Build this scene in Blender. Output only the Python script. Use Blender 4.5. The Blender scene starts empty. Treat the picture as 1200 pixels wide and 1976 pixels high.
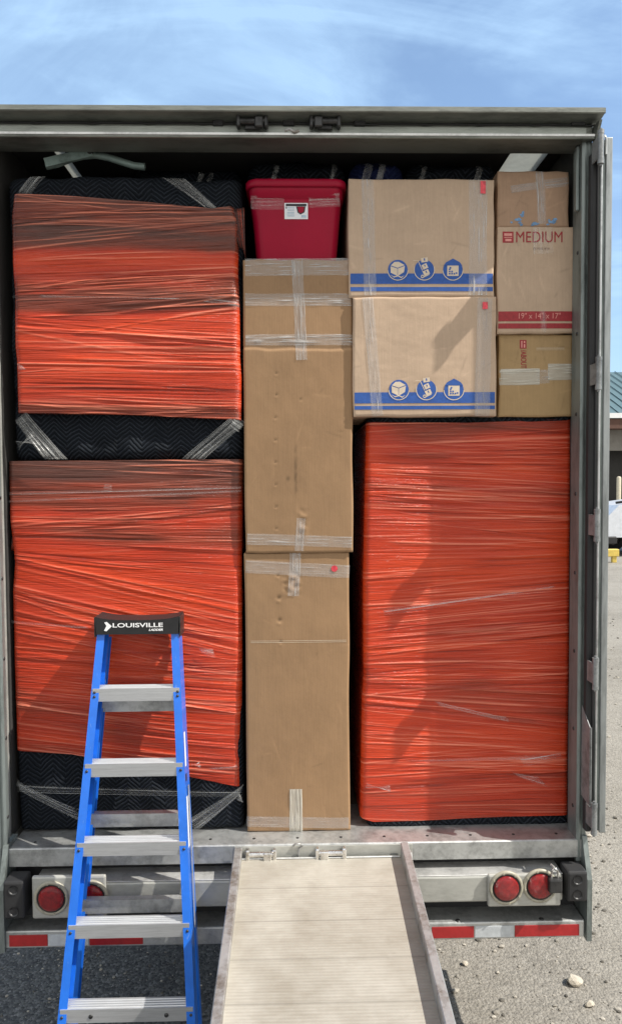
import bpy, bmesh, math, random
import numpy as np
from mathutils import Vector, Matrix
R = math.radians
rng = np.random.default_rng(7)
random.seed(7)
scene = bpy.context.scene
C = scene.collection

# ------------------------------------------------------------------ camera
CAM = np.array([0.0, -3.23, 2.70])
YAW, PITCH, ROLL = R(1.24), R(2.35), R(-0.35)
FPX = 1400.0                                   # focal length in photo pixels (1200 x 1976)
cd = bpy.data.cameras.new('camera'); co = bpy.data.objects.new('camera', cd); C.objects.link(co)
F = np.array([math.sin(YAW)*math.cos(PITCH), math.cos(YAW)*math.cos(PITCH), -math.sin(PITCH)])
RT = np.array([math.cos(YAW), -math.sin(YAW), 0.0])
UP = np.cross(RT, F)
RT2 = RT*math.cos(ROLL) + UP*math.sin(ROLL)
UP2 = -RT*math.sin(ROLL) + UP*math.cos(ROLL)
M = Matrix(((RT2[0], UP2[0], -F[0], CAM[0]), (RT2[1], UP2[1], -F[1], CAM[1]), (RT2[2], UP2[2], -F[2], CAM[2]), (0, 0, 0, 1)))
co.matrix_world = M
cd.sensor_fit = 'VERTICAL'; cd.sensor_height = 36; cd.lens = 36*FPX/1976
cd.clip_start = 0.05; cd.clip_end = 2000
scene.camera = co

# ------------------------------------------------------------------ light
SUN_TRAVEL = Vector((-3.0, 1.0, -3.8)).normalized()
sun_el = math.asin(-SUN_TRAVEL.z)
sun_az = math.atan2(-SUN_TRAVEL.x, -SUN_TRAVEL.y)      # from +Y towards +X
sl = bpy.data.lights.new('sun', 'SUN'); sl.energy = 4.4; sl.angle = R(0.55); sl.color = (1.0, 0.95, 0.87)
so = bpy.data.objects.new('sun', sl); C.objects.link(so)
so.rotation_euler = SUN_TRAVEL.to_track_quat('-Z', 'Y').to_euler(); so.location = (6, -3, 9)

w = bpy.data.worlds.new('World'); scene.world = w; w.use_nodes = True
nt = w.node_tree; N = nt.nodes; L = nt.links; N.clear()
out = N.new('ShaderNodeOutputWorld'); bg = N.new('ShaderNodeBackground'); bg.inputs[1].default_value = 0.13
sky = N.new('ShaderNodeTexSky'); sky.sky_type = 'NISHITA'; sky.sun_disc = False
sky.sun_elevation = sun_el; sky.sun_rotation = sun_az; sky.air_density = 1.0; sky.dust_density = 0.3; sky.ozone_density = 3.0
tc = N.new('ShaderNodeTexCoord'); sp = N.new('ShaderNodeSeparateXYZ'); L.new(tc.outputs['Generated'], sp.inputs[0])
mx = N.new('ShaderNodeMath'); mx.operation = 'MAXIMUM'; mx.inputs[1].default_value = 0.08; L.new(sp.outputs[2], mx.inputs[0])
dx = N.new('ShaderNodeMath'); dx.operation = 'DIVIDE'; L.new(sp.outputs[0], dx.inputs[0]); L.new(mx.outputs[0], dx.inputs[1])
dy = N.new('ShaderNodeMath'); dy.operation = 'DIVIDE'; L.new(sp.outputs[1], dy.inputs[0]); L.new(mx.outputs[0], dy.inputs[1])
cb = N.new('ShaderNodeCombineXYZ'); L.new(dx.outputs[0], cb.inputs[0]); L.new(dy.outputs[0], cb.inputs[1])
def wnoise(scale, rot, sx, sy, detail, dist, lo, hi):
    mp = N.new('ShaderNodeMapping'); mp.inputs['Rotation'].default_value = (0, 0, rot); mp.inputs['Scale'].default_value = (sx, sy, 1)
    L.new(cb.outputs[0], mp.inputs[0])
    n = N.new('ShaderNodeTexNoise'); n.inputs['Scale'].default_value = scale; n.inputs['Detail'].default_value = detail
    n.inputs['Distortion'].default_value = dist; n.inputs['Roughness'].default_value = 0.6
    L.new(mp.outputs[0], n.inputs['Vector'])
    r = N.new('ShaderNodeMapRange'); r.interpolation_type = 'SMOOTHSTEP'
    r.inputs[1].default_value = lo; r.inputs[2].default_value = hi; L.new(n.outputs[0], r.inputs[0])
    return r.outputs[0]
c1 = wnoise(0.9, 0.9, 0.9, 1.0, 9, 0.9, 0.40, 0.76)
c2 = wnoise(1.3, -0.9, 0.5, 1.3, 10, 0.9, 0.46, 0.74)
ad = N.new('ShaderNodeMath'); ad.operation = 'MULTIPLY_ADD'; L.new(c2, ad.inputs[0]); ad.inputs[1].default_value = 0.6; L.new(c1, ad.inputs[2])
hz = N.new('ShaderNodeMapRange'); hz.inputs[1].default_value = 0.0; hz.inputs[2].default_value = 0.42; hz.inputs[3].default_value = 0.6; hz.inputs[4].default_value = 0.24
L.new(sp.outputs[2], hz.inputs[0])
ad2 = N.new('ShaderNodeMath'); ad2.operation = 'ADD'; ad2.use_clamp = True; L.new(ad.outputs[0], ad2.inputs[0]); L.new(hz.outputs[0], ad2.inputs[1])
ml = N.new('ShaderNodeMath'); ml.operation = 'MULTIPLY'; ml.inputs[1].default_value = 0.85; L.new(ad2.outputs[0], ml.inputs[0])
mixc = N.new('ShaderNodeMix'); mixc.data_type = 'RGBA'
L.new(ml.outputs[0], mixc.inputs[0]); L.new(sky.outputs[0], mixc.inputs[6]); 
back = N.new('ShaderNodeMapRange'); back.interpolation_type = 'SMOOTHSTEP'; back.inputs[1].default_value = 0.25; back.inputs[2].default_value = -0.5; L.new(sp.outputs[1], back.inputs[0])  # whiter, denser cloud added behind the camera as neutral fill light
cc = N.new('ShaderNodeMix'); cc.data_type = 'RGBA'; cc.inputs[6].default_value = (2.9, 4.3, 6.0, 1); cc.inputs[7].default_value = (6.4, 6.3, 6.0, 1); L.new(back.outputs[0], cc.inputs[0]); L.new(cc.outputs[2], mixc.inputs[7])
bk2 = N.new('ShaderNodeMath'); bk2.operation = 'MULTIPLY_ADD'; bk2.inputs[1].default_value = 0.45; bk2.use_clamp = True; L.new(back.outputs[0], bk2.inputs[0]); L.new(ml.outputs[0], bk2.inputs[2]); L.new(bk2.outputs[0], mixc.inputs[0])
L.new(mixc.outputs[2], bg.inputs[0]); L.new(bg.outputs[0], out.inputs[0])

scene.view_settings.view_transform = 'Standard'; scene.view_settings.look = 'None'
scene.view_settings.gamma = 1; scene.view_settings.use_curve_mapping = False
scene.view_settings.exposure = 0.55
scene.cycles.transparent_max_bounces = 24
scene.cycles.max_bounces = 8

# ------------------------------------------------------------------ helpers
def ray(px, py):
    px = np.asarray(px, float); py = np.asarray(py, float)
    a = (px-600)/FPX; b = -(py-988)/FPX
    return F + a[..., None]*RT2 + b[..., None]*UP2
def at(px, py, Y):
    """photo pixel -> world point on the vertical plane at depth Y"""
    d = ray(px, py); t = (Y-CAM[1])/d[..., 1]
    return CAM + d*t[..., None]
def at_z(px, py, z):
    d = ray(px, py); t = (z-CAM[2])/d[..., 2]
    return CAM + d*t[..., None]
def at_plane(px, py, p0, n):
    d = ray(px, py); t = np.dot(np.asarray(p0)-CAM, n)/(d@np.asarray(n))
    return CAM + d*t[..., None]

ORIG = {}
def empty(name, loc, label, cat, group=None, kind=None):
    o = bpy.data.objects.new(name, None); C.objects.link(o); o.location = loc; o.empty_display_size = 0.1
    o['label'] = label; o['category'] = cat
    if group: o['group'] = group
    if kind: o['kind'] = kind
    ORIG[o.name] = np.array(loc, float); return o
def mesh_obj(name, V, Fc, mat, parent=None, smooth=None, col=None, loc=None):
    base = ORIG[parent.name] if parent else (np.array(loc, float) if loc is not None else np.zeros(3))
    V = np.asarray(V, float) - base
    me = bpy.data.meshes.new(name); me.from_pydata(V.tolist(), [], [list(map(int, f)) for f in Fc])
    if smooth is not None:
        if smooth is True: smooth = [True]*len(me.polygons)
        me.polygons.foreach_set('use_smooth', smooth)
    if col is not None:
        ca = me.color_attributes.new('tone', 'FLOAT_COLOR', 'POINT')
        a = np.ones((len(V), 4)); a[:, :3] = np.asarray(col).reshape(len(V), -1)
        ca.data.foreach_set('color', a.ravel())
    me.materials.append(mat); me.update()
    o = bpy.data.objects.new(name, me); C.objects.link(o)
    if parent: o.parent = parent
    else: o.location = base
    ORIG[o.name] = base
    return o
class MB:
    def __init__(s): s.v = []; s.f = []; s.s = []
    def add(s, v, f, smooth=False):
        b = len(s.v); s.v += [tuple(map(float, p)) for p in v]; s.f += [[i+b for i in q] for q in f]; s.s += [smooth]*len(f); return s
    def box(s, x0, x1, y0, y1, z0, z1, bev=0.0, rot=None, seg=1):
        bm = bmesh.new(); bmesh.ops.create_cube(bm, size=1)
        c = Vector(((x0+x1)/2, (y0+y1)/2, (z0+z1)/2))
        for v in bm.verts: v.co = Vector((v.co.x*(x1-x0), v.co.y*(y1-y0), v.co.z*(z1-z0)))
        if bev: bmesh.ops.bevel(bm, geom=bm.edges[:], offset=bev, segments=seg, affect='EDGES', profile=0.5)
        bm.verts.index_update()
        vs = [((rot @ v.co) if rot else v.co) + c for v in bm.verts]
        s.add(vs, [[v.index for v in f.verts] for f in bm.faces], smooth=False); bm.free(); return s
    def cyl(s, p0, p1, r, n=16, r2=None, smooth=True):
        p0, p1 = Vector(p0), Vector(p1); r2 = r if r2 is None else r2
        q = (p1-p0).to_track_quat('Z', 'Y'); a = q @ Vector((1, 0, 0)); b = q @ Vector((0, 1, 0))
        v = []
        for p, rr in ((p0, r), (p1, r2)):
            for k in range(n):
                t = 2*math.pi*k/n; v.append(p + a*rr*math.cos(t) + b*rr*math.sin(t))
        f = [[k, (k+1) % n, n+(k+1) % n, n+k] for k in range(n)]
        s.add(v, f, smooth)
        s.add(v[:n], [list(range(n))[::-1]]); s.add(v[n:], [list(range(n))]); return s
    def lathe(s, p0, axis, prof, n=28, smooth=True):
        """prof: list of (distance along axis, radius)"""
        p0 = Vector(p0); ax = Vector(axis).normalized(); q = ax.to_track_quat('Z', 'Y'); a = q @ Vector((1, 0, 0)); b = q @ Vector((0, 1, 0))
        v = []
        for d, r in prof:
            for k in range(n):
                t = 2*math.pi*k/n; v.append(p0 + ax*d + a*r*math.cos(t) + b*r*math.sin(t))
        f = []
        for j in range(len(prof)-1):
            f += [[j*n+k, j*n+(k+1) % n, (j+1)*n+(k+1) % n, (j+1)*n+k] for k in range(n)]
        s.add(v, f, smooth); return s
    def tube(s, pts, r, n=10):
        P = [Vector(p) for p in pts]; v = []; m = len(P)
        for i, p in enumerate(P):
            t = (P[min(i+1, m-1)]-P[max(i-1, 0)]).normalized(); up = Vector((0, 0, 1)) if abs(t.z) < 0.9 else Vector((0, 1, 0))
            a = t.cross(up).normalized(); b = a.cross(t)
            rr = r[i] if hasattr(r, '__len__') else r
            for k in range(n):
                th = 2*math.pi*k/n; v.append(p + a*rr*math.cos(th) + b*rr*math.sin(th))
        f = [[i*n+k, i*n+(k+1) % n, (i+1)*n+(k+1) % n, (i+1)*n+k] for i in range(m-1) for k in range(n)]
        s.add(v, f, True); s.add(v[:n], [list(range(n))]); s.add(v[-n:], [list(range(n))[::-1]]); return s
    def extrude(s, prof, P0, P1, e1, e2):
        P0, P1, e1, e2 = map(Vector, (P0, P1, e1, e2)); n = len(prof)
        v = [P0 + e1*a + e2*b for a, b in prof] + [P1 + e1*a + e2*b for a, b in prof]
        f = [[k, (k+1) % n, n+(k+1) % n, n+k] for k in range(n)] + [list(range(n))[::-1], [n+k for k in range(n)]]
        return s.add(v, f)
    def prism(s, poly, off):
        n = len(poly); off = Vector(off); v = [Vector(p) for p in poly]; v += [p+off for p in v]
        f = [[k, (k+1) % n, n+(k+1) % n, n+k] for k in range(n)] + [list(range(n))[::-1], [n+k for k in range(n)]]
        return s.add(v, f)
    def build(s, name, mat, parent=None, loc=None):
        o = mesh_obj(name, s.v, s.f, mat, parent, s.s, loc=loc)
        bm = bmesh.new(); bm.from_mesh(o.data); bmesh.ops.recalc_face_normals(bm, faces=bm.faces[:]); bm.to_mesh(o.data); bm.free()
        return o
def noise2(nz, nx, kz, kx, seed):
    """smooth random field in -1..1, kz x kx knots"""
    g = np.random.default_rng(seed).uniform(-1, 1, (kz+3, kx+3))
    def w(n, k):
        t = np.linspace(0, k, n); i = np.minimum(t.astype(int), k-1); f = t-i
        return i, np.stack([(-f+2*f*f-f**3)/2, (2-5*f*f+3*f**3)/2, (f+4*f*f-3*f**3)/2, (f**3-f*f)/2], 1)
    iz, wz = w(nz, kz); ix, wx = w(nx, kx)
    A = sum(wz[:, k:k+1]*g[np.minimum(iz+k, kz+2)] for k in range(4))
    return sum(wx[:, k]*A[:, np.minimum(ix+k, kx+2)] for k in range(4))
def rnd_edge(d, r):
    d = np.clip(d, 0, r); return r - np.sqrt(np.maximum(r*r-(r-d)**2, 0))
def slab(name, X, Z, Y, yback, mat, parent, col=None):
    """closed solid whose front is the grid X,Z,Y (nz,nx) and whose back is flat at yback"""
    nz, nx = X.shape; idx = np.arange(nz*nx).reshape(nz, nx)
    V = np.stack([X.ravel(), Y.ravel(), Z.ravel()], 1)
    q = np.stack([idx[:-1, :-1], idx[:-1, 1:], idx[1:, 1:], idx[1:, :-1]], -1).reshape(-1, 4)
    ring = np.concatenate([idx[0, :-1], idx[:-1, -1], idx[-1, :0:-1], idx[:0:-1, 0]])
    nb = len(ring); B = V[ring].copy(); B[:, 1] = yback
    S = V[ring].copy()                              # separate copy of the rim so that the sides keep hard edges
    V2 = np.vstack([V, S, B]); b = nz*nx
    fs = [[b+(k+1) % nb, b+k, b+nb+k, b+nb+(k+1) % nb] for k in range(nb)] + [[b+nb+k for k in range(nb)][::-1]]
    c2 = None
    if col is not None:
        c = col.reshape(nz*nx, -1); c2 = np.vstack([c, c[ring], c[ring]])
    o = mesh_obj(name, V2, q.tolist()+fs, mat, parent, [True]*len(q)+[False]*len(fs), c2)
    return o
class Surf:
    def __init__(s, X, Z, Y): s.x0, s.x1, s.z0, s.z1, s.Y = X.min(), X.max(), Z.min(), Z.max(), Y
    def __call__(s, x, z):
        nz, nx = s.Y.shape
        u = np.clip((np.asarray(x)-s.x0)/(s.x1-s.x0), 0, 1)*(nx-1); v = np.clip((np.asarray(z)-s.z0)/(s.z1-s.z0), 0, 1)*(nz-1)
        i = np.minimum(u.astype(int), nx-2); j = np.minimum(v.astype(int), nz-2); fu = u-i; fv = v-j
        return (s.Y[j, i]*(1-fu)*(1-fv)+s.Y[j, i+1]*fu*(1-fv)+s.Y[j+1, i]*(1-fu)*fv+s.Y[j+1, i+1]*fu*fv)

# ------------------------------------------------------------------ materials
def new_mat(name):
    m = bpy.data.materials.new(name); m.use_nodes = True
    b = m.node_tree.nodes['Principled BSDF']; return m, m.node_tree, b
def nz_tex(t, scale, detail=4, vec=None, rough=0.55, dist=0):
    n = t.nodes.new('ShaderNodeTexNoise'); n.inputs['Scale'].default_value = scale; n.inputs['Detail'].default_value = detail
    n.inputs['Roughness'].default_value = rough; n.inputs['Distortion'].default_value = dist
    if vec: t.links.new(vec, n.inputs['Vector'])
    return n.outputs[0]
def objco(t, sc=(1, 1, 1)):
    tc = t.nodes.new('ShaderNodeTexCoord'); mp = t.nodes.new('ShaderNodeMapping'); mp.inputs['Scale'].default_value = sc
    t.links.new(tc.outputs['Object'], mp.inputs[0]); return mp.outputs[0]
def ramp(t, fac, stops):
    r = t.nodes.new('ShaderNodeValToRGB'); e = r.color_ramp.elements
    while len(e) < len(stops): e.new(0.5)
    for el, (p, c) in zip(e, stops): el.position = p; el.color = (*c, 1)
    t.links.new(fac, r.inputs[0]); return r.outputs[0]
def bump(t, b, h, strength, dist=0.01):
    n = t.nodes.new('ShaderNodeBump'); n.inputs['Strength'].default_value = strength; n.inputs['Distance'].default_value = dist
    t.links.new(h, n.inputs['Height']); t.links.new(n.outputs[0], b.inputs['Normal']); return n
def mixc_(t, fac, a, b, mode='MIX'):
    m = t.nodes.new('ShaderNodeMix'); m.data_type = 'RGBA'; m.blend_type = mode
    for i, x in ((0, fac), (6, a), (7, b)):
        if isinstance(x, (int, float)): m.inputs[i].default_value = x
        elif isinstance(x, tuple): m.inputs[i].default_value = (*x, 1)
        else: t.links.new(x, m.inputs[i])
    return m.outputs[2]
def mathn(t, op, a, b=None):
    m = t.nodes.new('ShaderNodeMath'); m.operation = op
    for i, x in enumerate((a, b)):
        if x is None: continue
        if isinstance(x, (int, float)): m.inputs[i].default_value = x
        else: t.links.new(x, m.inputs[i])
    return m.outputs[0]
def metal(name, c, rough=0.42, met=0.75, dirt=0.25, sc=(3, 3, 3), dirtc=None, bmp=0.06):
    m, t, b = new_mat(name); v = objco(t, sc)
    n1 = nz_tex(t, 2.2, 6, v, 0.65); n2 = nz_tex(t, 14, 5, v, 0.7)
    n = mathn(t, 'MULTIPLY_ADD', n2, 0.4); t.nodes[-1]  # noqa
    mm = t.nodes.new('ShaderNodeMath'); mm.operation = 'MULTIPLY_ADD'; t.links.new(n2, mm.inputs[0]); mm.inputs[1].default_value = 0.5; t.links.new(n1, mm.inputs[2])
    dc = dirtc or tuple(x*(1-dirt*2.2) for x in c)
    col = ramp(t, mm.outputs[0], [(0.52, dc), (0.80, c), (1.0, tuple(min(1, x*1.1) for x in c))])
    t.links.new(col, b.inputs['Base Color']); b.inputs['Metallic'].default_value = met
    rr = t.nodes.new('ShaderNodeMapRange'); rr.inputs[3].default_value = rough-0.1; rr.inputs[4].default_value = rough+0.16; t.links.new(n2, rr.inputs[0])
    t.links.new(rr.outputs[0], b.inputs['Roughness'])
    bump(t, b, n2, bmp, 0.01); return m
def plain(name, c, rough=0.5, met=0.0, var=0.15, scale=8, bmp=0.05, spec=None, coat=0):
    m, t, b = new_mat(name); v = objco(t); n = nz_tex(t, scale, 5, v, 0.65)
    col = ramp(t, n, [(0.3, tuple(x*(1-var) for x in c)), (0.7, tuple(min(1, x*(1+var)) for x in c))])
    t.links.new(col, b.inputs['Base Color']); b.inputs['Roughness'].default_value = rough; b.inputs['Metallic'].default_value = met
    if spec is not None: b.inputs['Specular IOR Level'].default_value = spec
    if coat: b.inputs['Coat Weight'].default_value = coat; b.inputs['Coat Roughness'].default_value = 0.1
    if bmp: bump(t, b, nz_tex(t, scale*6, 4, v), bmp, 0.01)
    return m
def cardboard(name, c):
    m, t, b = new_mat(name); v = objco(t)
    n1 = nz_tex(t, 3.2, 6, v, 0.6); n2 = nz_tex(t, 60, 4, v, 0.7)
    fib = nz_tex(t, 10, 4, objco(t, (14, 3, 0.8)), 0.7)
    a = mathn(t, 'MULTIPLY', n2, 0.35); s = mathn(t, 'ADD', n1, a); s = mathn(t, 'ADD', s, mathn(t, 'MULTIPLY', fib, 0.5))
    col = ramp(t, mathn(t, 'MULTIPLY', s, 0.55), [(0.36, tuple(x*0.86 for x in c)), (0.52, c), (0.66, tuple(x*1.09 for x in c))])
    at_ = t.nodes.new('ShaderNodeAttribute'); at_.attribute_name = 'tone'
    col = mixc_(t, 1.0, col, at_.outputs['Color'], 'MULTIPLY')
    t.links.new(col, b.inputs['Base Color']); b.inputs['Roughness'].default_value = 0.72; b.inputs['Specular IOR Level'].default_value = 0.3
    wv = t.nodes.new('ShaderNodeTexWave'); wv.wave_type = 'BANDS'; wv.bands_direction = 'X'; wv.inputs['Scale'].default_value = 42; wv.inputs['Distortion'].default_value = 1.0
    wv.inputs['Detail'].default_value = 2; t.links.new(v, wv.inputs['Vector'])
    h = mathn(t, 'ADD', mathn(t, 'MULTIPLY', wv.outputs['Fac'], 0.07), mathn(t, 'MULTIPLY', n2, 0.5))
    h = mathn(t, 'ADD', h, mathn(t, 'MULTIPLY', fib, 0.5))
    scr = ramp(t, nz_tex(t, 7, 3, objco(t, (6, 1, .5)), 0.5, 1.5), [(0.66, (0, 0, 0)), (0.69, (1, 1, 1)), (0.72, (0, 0, 0))]); pass
    col2 = mixc_(t, mathn(t, 'MULTIPLY', scr, 0.10), col, tuple(x*1.5 for x in c)); t.links.new(col2, b.inputs['Base Color'])
    bump(t, b, h, 0.16, 0.006); return m
def orange_film():
    m, t, b = new_mat('orange_stretch_film')
    at_ = t.nodes.new('ShaderNodeAttribute'); at_.attribute_name = 'tone'
    sp = t.nodes.new('ShaderNodeSeparateColor'); t.links.new(at_.outputs['Color'], sp.inputs[0])
    v = objco(t, (1.2, 3, 40)); n = nz_tex(t, 3, 5, v, 0.7, 0.3); n2 = nz_tex(t, 9, 3, objco(t, (0.5, 3, 22)), 0.6, 0.4)
    f = mathn(t, 'ADD', sp.outputs[0], mathn(t, 'MULTIPLY', mathn(t, 'SUBTRACT', n, 0.5), 0.30))
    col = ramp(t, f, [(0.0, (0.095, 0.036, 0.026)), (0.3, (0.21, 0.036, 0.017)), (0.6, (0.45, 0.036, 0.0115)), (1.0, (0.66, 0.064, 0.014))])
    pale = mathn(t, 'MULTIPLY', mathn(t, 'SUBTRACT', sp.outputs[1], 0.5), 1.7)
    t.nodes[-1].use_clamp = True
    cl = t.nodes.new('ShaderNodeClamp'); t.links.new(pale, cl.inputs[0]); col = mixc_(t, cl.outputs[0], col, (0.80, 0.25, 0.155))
    dk = t.nodes.new('ShaderNodeMapRange'); dk.inputs[1].default_value = 0.0; dk.inputs[2].default_value = 0.5; dk.inputs[3].default_value = 0.35; t.links.new(sp.outputs[1], dk.inputs[0])  # wrinkle grooves darkened, shade put into the film colour
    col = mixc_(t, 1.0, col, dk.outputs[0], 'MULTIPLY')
    t.links.new(col, b.inputs['Base Color'])
    rr = t.nodes.new('ShaderNodeMapRange'); rr.inputs[3].default_value = 0.16; rr.inputs[4].default_value = 0.38; t.links.new(n2, rr.inputs[0])
    t.links.new(rr.outputs[0], b.inputs['Roughness'])
    b.inputs['Specular IOR Level'].default_value = 0.28
    b.inputs['Coat Weight'].default_value = 0.15; b.inputs['Coat Roughness'].default_value = 0.15
    n3 = nz_tex(t, 14, 3, objco(t, (0.35, 3, 14)), 0.55, 0.25)
    h = mathn(t, 'ADD', mathn(t, 'ADD', n, n2), n3); bump(t, b, h, 0.6, 0.006); return m
def film_clear(name, lo, hi, tint=(0.85, 0.86, 0.84), rough=0.2):
    m, t, b = new_mat(name)
    at_ = t.nodes.new('ShaderNodeAttribute'); at_.attribute_name = 'tone'
    sp = t.nodes.new('ShaderNodeSeparateColor'); t.links.new(at_.outputs['Color'], sp.inputs[0])
    n = nz_tex(t, 45, 4, objco(t), 0.6)
    f = mathn(t, 'MULTIPLY', sp.outputs[0], mathn(t, 'ADD', mathn(t, 'MULTIPLY', n, 1.2), 0.4))
    mr = t.nodes.new('ShaderNodeMapRange'); mr.inputs[3].default_value = lo; mr.inputs[4].default_value = hi; t.links.new(f, mr.inputs[0])
    b.inputs['Base Color'].default_value = (*tint, 1); b.inputs['Roughness'].default_value = rough
    t.links.new(mr.outputs[0], b.inputs['Alpha']); bump(t, b, n, 0.3, 0.004); return m
def blanket_mat(name, c, c2):
    m, t, b = new_mat(name)
    tc = t.nodes.new('ShaderNodeTexCoord'); s = t.nodes.new('ShaderNodeSeparateXYZ'); t.links.new(tc.outputs['Object'], s.inputs[0])
    wob = nz_tex(t, 7, 3, tc.outputs['Object'])
    tri = mathn(t, 'PINGPONG', s.outputs[0], 0.058)
    zz = mathn(t, 'ADD', s.outputs[2], mathn(t, 'MULTIPLY', tri, 0.85)); zz = mathn(t, 'ADD', zz, mathn(t, 'MULTIPLY', wob, 0.05))
    wv = mathn(t, 'SINE', mathn(t, 'MULTIPLY', zz, 2*math.pi/0.021))
    h = mathn(t, 'MULTIPLY_ADD', wv, 0.5); t.nodes[-1].inputs[2].default_value = 0.5
    n = nz_tex(t, 90, 4, tc.outputs['Object'])
    stitch = ramp(t, h, [(0.0, c2), (0.15, c2), (0.4, c), (1.0, c)])
    msk = ramp(t, nz_tex(t, 11, 4, tc.outputs['Object']), [(0.35, (0, 0, 0)), (0.6, (1, 1, 1))]); stitch = mixc_(t, msk, mixc_(t, 0.5, stitch, c), stitch)
    lint = ramp(t, nz_tex(t, 220, 2, tc.outputs['Object']), [(0.70, (0, 0, 0)), (0.76, (1, 1, 1))])
    col = mixc_(t, n, stitch, tuple(x*1.5 for x in c)); col = mixc_(t, mathn(t, 'MULTIPLY', lint, 0.25), col, (0.25, 0.25, 0.25))
    t.links.new(col, b.inputs['Base Color']); b.inputs['Roughness'].default_value = 0.75; b.inputs['Specular IOR Level'].default_value = 0.12
    hh = mathn(t, 'ADD', h, mathn(t, 'MULTIPLY', n, 0.25)); bump(t, b, hh, 0.7, 0.006); return m
def gravel_mat():
    m, t, b = new_mat('gravel_ground'); v = objco(t)
    n1 = nz_tex(t, 0.5, 5, v, 0.6); n2 = nz_tex(t, 38, 6, v, 0.75); n3 = nz_tex(t, 5, 5, v, 0.65)
    vo = t.nodes.new('ShaderNodeTexVoronoi'); vo.inputs['Scale'].default_value = 75; t.links.new(v, vo.inputs['Vector'])
    spk = ramp(t, vo.outputs['Color'], [(0.0, (0.10, 0.095, 0.085)), (0.35, (0.26, 0.24, 0.205)), (0.75, (0.34, 0.315, 0.27)), (1.0, (0.47, 0.44, 0.39))])
    base = ramp(t, mathn(t, 'ADD', mathn(t, 'MULTIPLY', n1, 0.6), mathn(t, 'MULTIPLY', n3, 0.4)), [(0.35, (0.20, 0.18, 0.15)), (0.52, (0.30, 0.275, 0.235)), (0.68, (0.36, 0.335, 0.29))])
    col = mixc_(t, 0.45, base, spk); col = mixc_(t, mathn(t, 'MULTIPLY', ramp(t, n2, [(0.42, (1, 1, 1)), (0.5, (0, 0, 0))]), 0.35), col, (0.10, 0.09, 0.08))
    # darker, greyer ground towards the left, with a ragged edge
    s = t.nodes.new('ShaderNodeSeparateXYZ'); t.links.new(v, s.inputs[0])
    edge = mathn(t, 'ADD', s.outputs[0], mathn(t, 'MULTIPLY', n3, 0.8))
    mr = t.nodes.new('ShaderNodeMapRange'); mr.interpolation_type = 'SMOOTHSTEP'; mr.inputs[1].default_value = 0.35; mr.inputs[2].default_value = 0.95; t.links.new(edge, mr.inputs[0])
    dark_gr = ramp(t, vo.outputs['Color'], [(0.0, (0.050, 0.050, 0.050)), (0.6, (0.125, 0.122, 0.116)), (0.9, (0.20, 0.195, 0.185)), (1.0, (0.38, 0.36, 0.33))])
    col = mixc_(t, mr.outputs[0], dark_gr, col)
    t.links.new(col, b.inputs['Base Color']); b.inputs['Roughness'].default_value = 0.92; b.inputs['Specular IOR Level'].default_value = 0.2
    h = mathn(t, 'ADD', mathn(t, 'MULTIPLY', vo.outputs['Distance'], -0.6), n2); bump(t, b, h, 0.8, 0.012); return m
def ramp_deck_mat():
    m, t, b = new_mat('worn_aluminium_planking'); v = objco(t)
    tc = t.nodes.new('ShaderNodeTexCoord'); s = t.nodes.new('ShaderNodeSeparateXYZ'); t.links.new(tc.outputs['Object'], s.inputs[0])
    n1 = nz_tex(t, 3, 6, v, 0.65); n2 = nz_tex(t, 24, 5, objco(t, (0.35, 2.2, 1)), 0.7); n3 = nz_tex(t, 8, 2, v)
    col = ramp(t, mathn(t, 'ADD', mathn(t, 'MULTIPLY', n1, 0.75), mathn(t, 'MULTIPLY', n2, 0.25)), [(0.36, (0.29, 0.262, 0.215)), (0.5, (0.36, 0.335, 0.285)), (0.64, (0.44, 0.415, 0.36))])
    stain = ramp(t, n3, [(0.20, (0.6, 0.57, 0.52)), (0.27, (1, 1, 1))]); col = mixc_(t, 1.0, col, stain, 'MULTIPLY')
    plk = mathn(t, 'MULTIPLY', mathn(t, 'PINGPONG', s.outputs[1], 0.10), 1.0)
    gap = ramp(t, mathn(t, 'MULTIPLY', plk, 5.0), [(0.0, (0.74, 0.74, 0.74)), (0.014, (0.88, 0.88, 0.88)), (0.03, (1, 1, 1))]); col = mixc_(t, 1.0, col, gap, 'MULTIPLY')
    t.links.new(col, b.inputs['Base Color']); b.inputs['Roughness'].default_value = 0.6; b.inputs['Metallic'].default_value = 0.15
    rib = mathn(t, 'SINE', mathn(t, 'MULTIPLY', s.outputs[1], 2*math.pi/0.014))
    bump(t, b, mathn(t, 'ADD', rib, mathn(t, 'MULTIPLY', n2, 3.0)), 0.22, 0.0012); return m

ALU = metal('brushed_aluminium', (0.52, 0.53, 0.52), 0.42, 0.7, 0.22)
ALUH = metal('weathered_header_aluminium', (0.23, 0.24, 0.215), 0.42, 0.65, 0.25, (1, 3, 6))
FACE = metal('header_face_aluminium', (0.42, 0.45, 0.41), 0.4, 0.45, 0.2, (1, 3, 6))
ALUB = metal('bright_worn_aluminium', (0.68, 0.68, 0.66), 0.38, 0.6, 0.16)
STEEL = metal('galvanised_steel', (0.40, 0.40, 0.39), 0.48, 0.6, 0.3, (4, 4, 4), (0.16, 0.13, 0.10))
DOORM = metal('dull_door_aluminium', (0.30, 0.32, 0.32), 0.4, 0.6, 0.2, (6, 6, 1))
HINGE = metal('zinc_hinge_steel', (0.26, 0.27, 0.27), 0.45, 0.35, 0.25, (9, 9, 9))
STEPM = metal('extruded_step_aluminium', (0.62, 0.63, 0.64), 0.36, 0.65, 0.08, (3, 60, 60))
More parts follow.
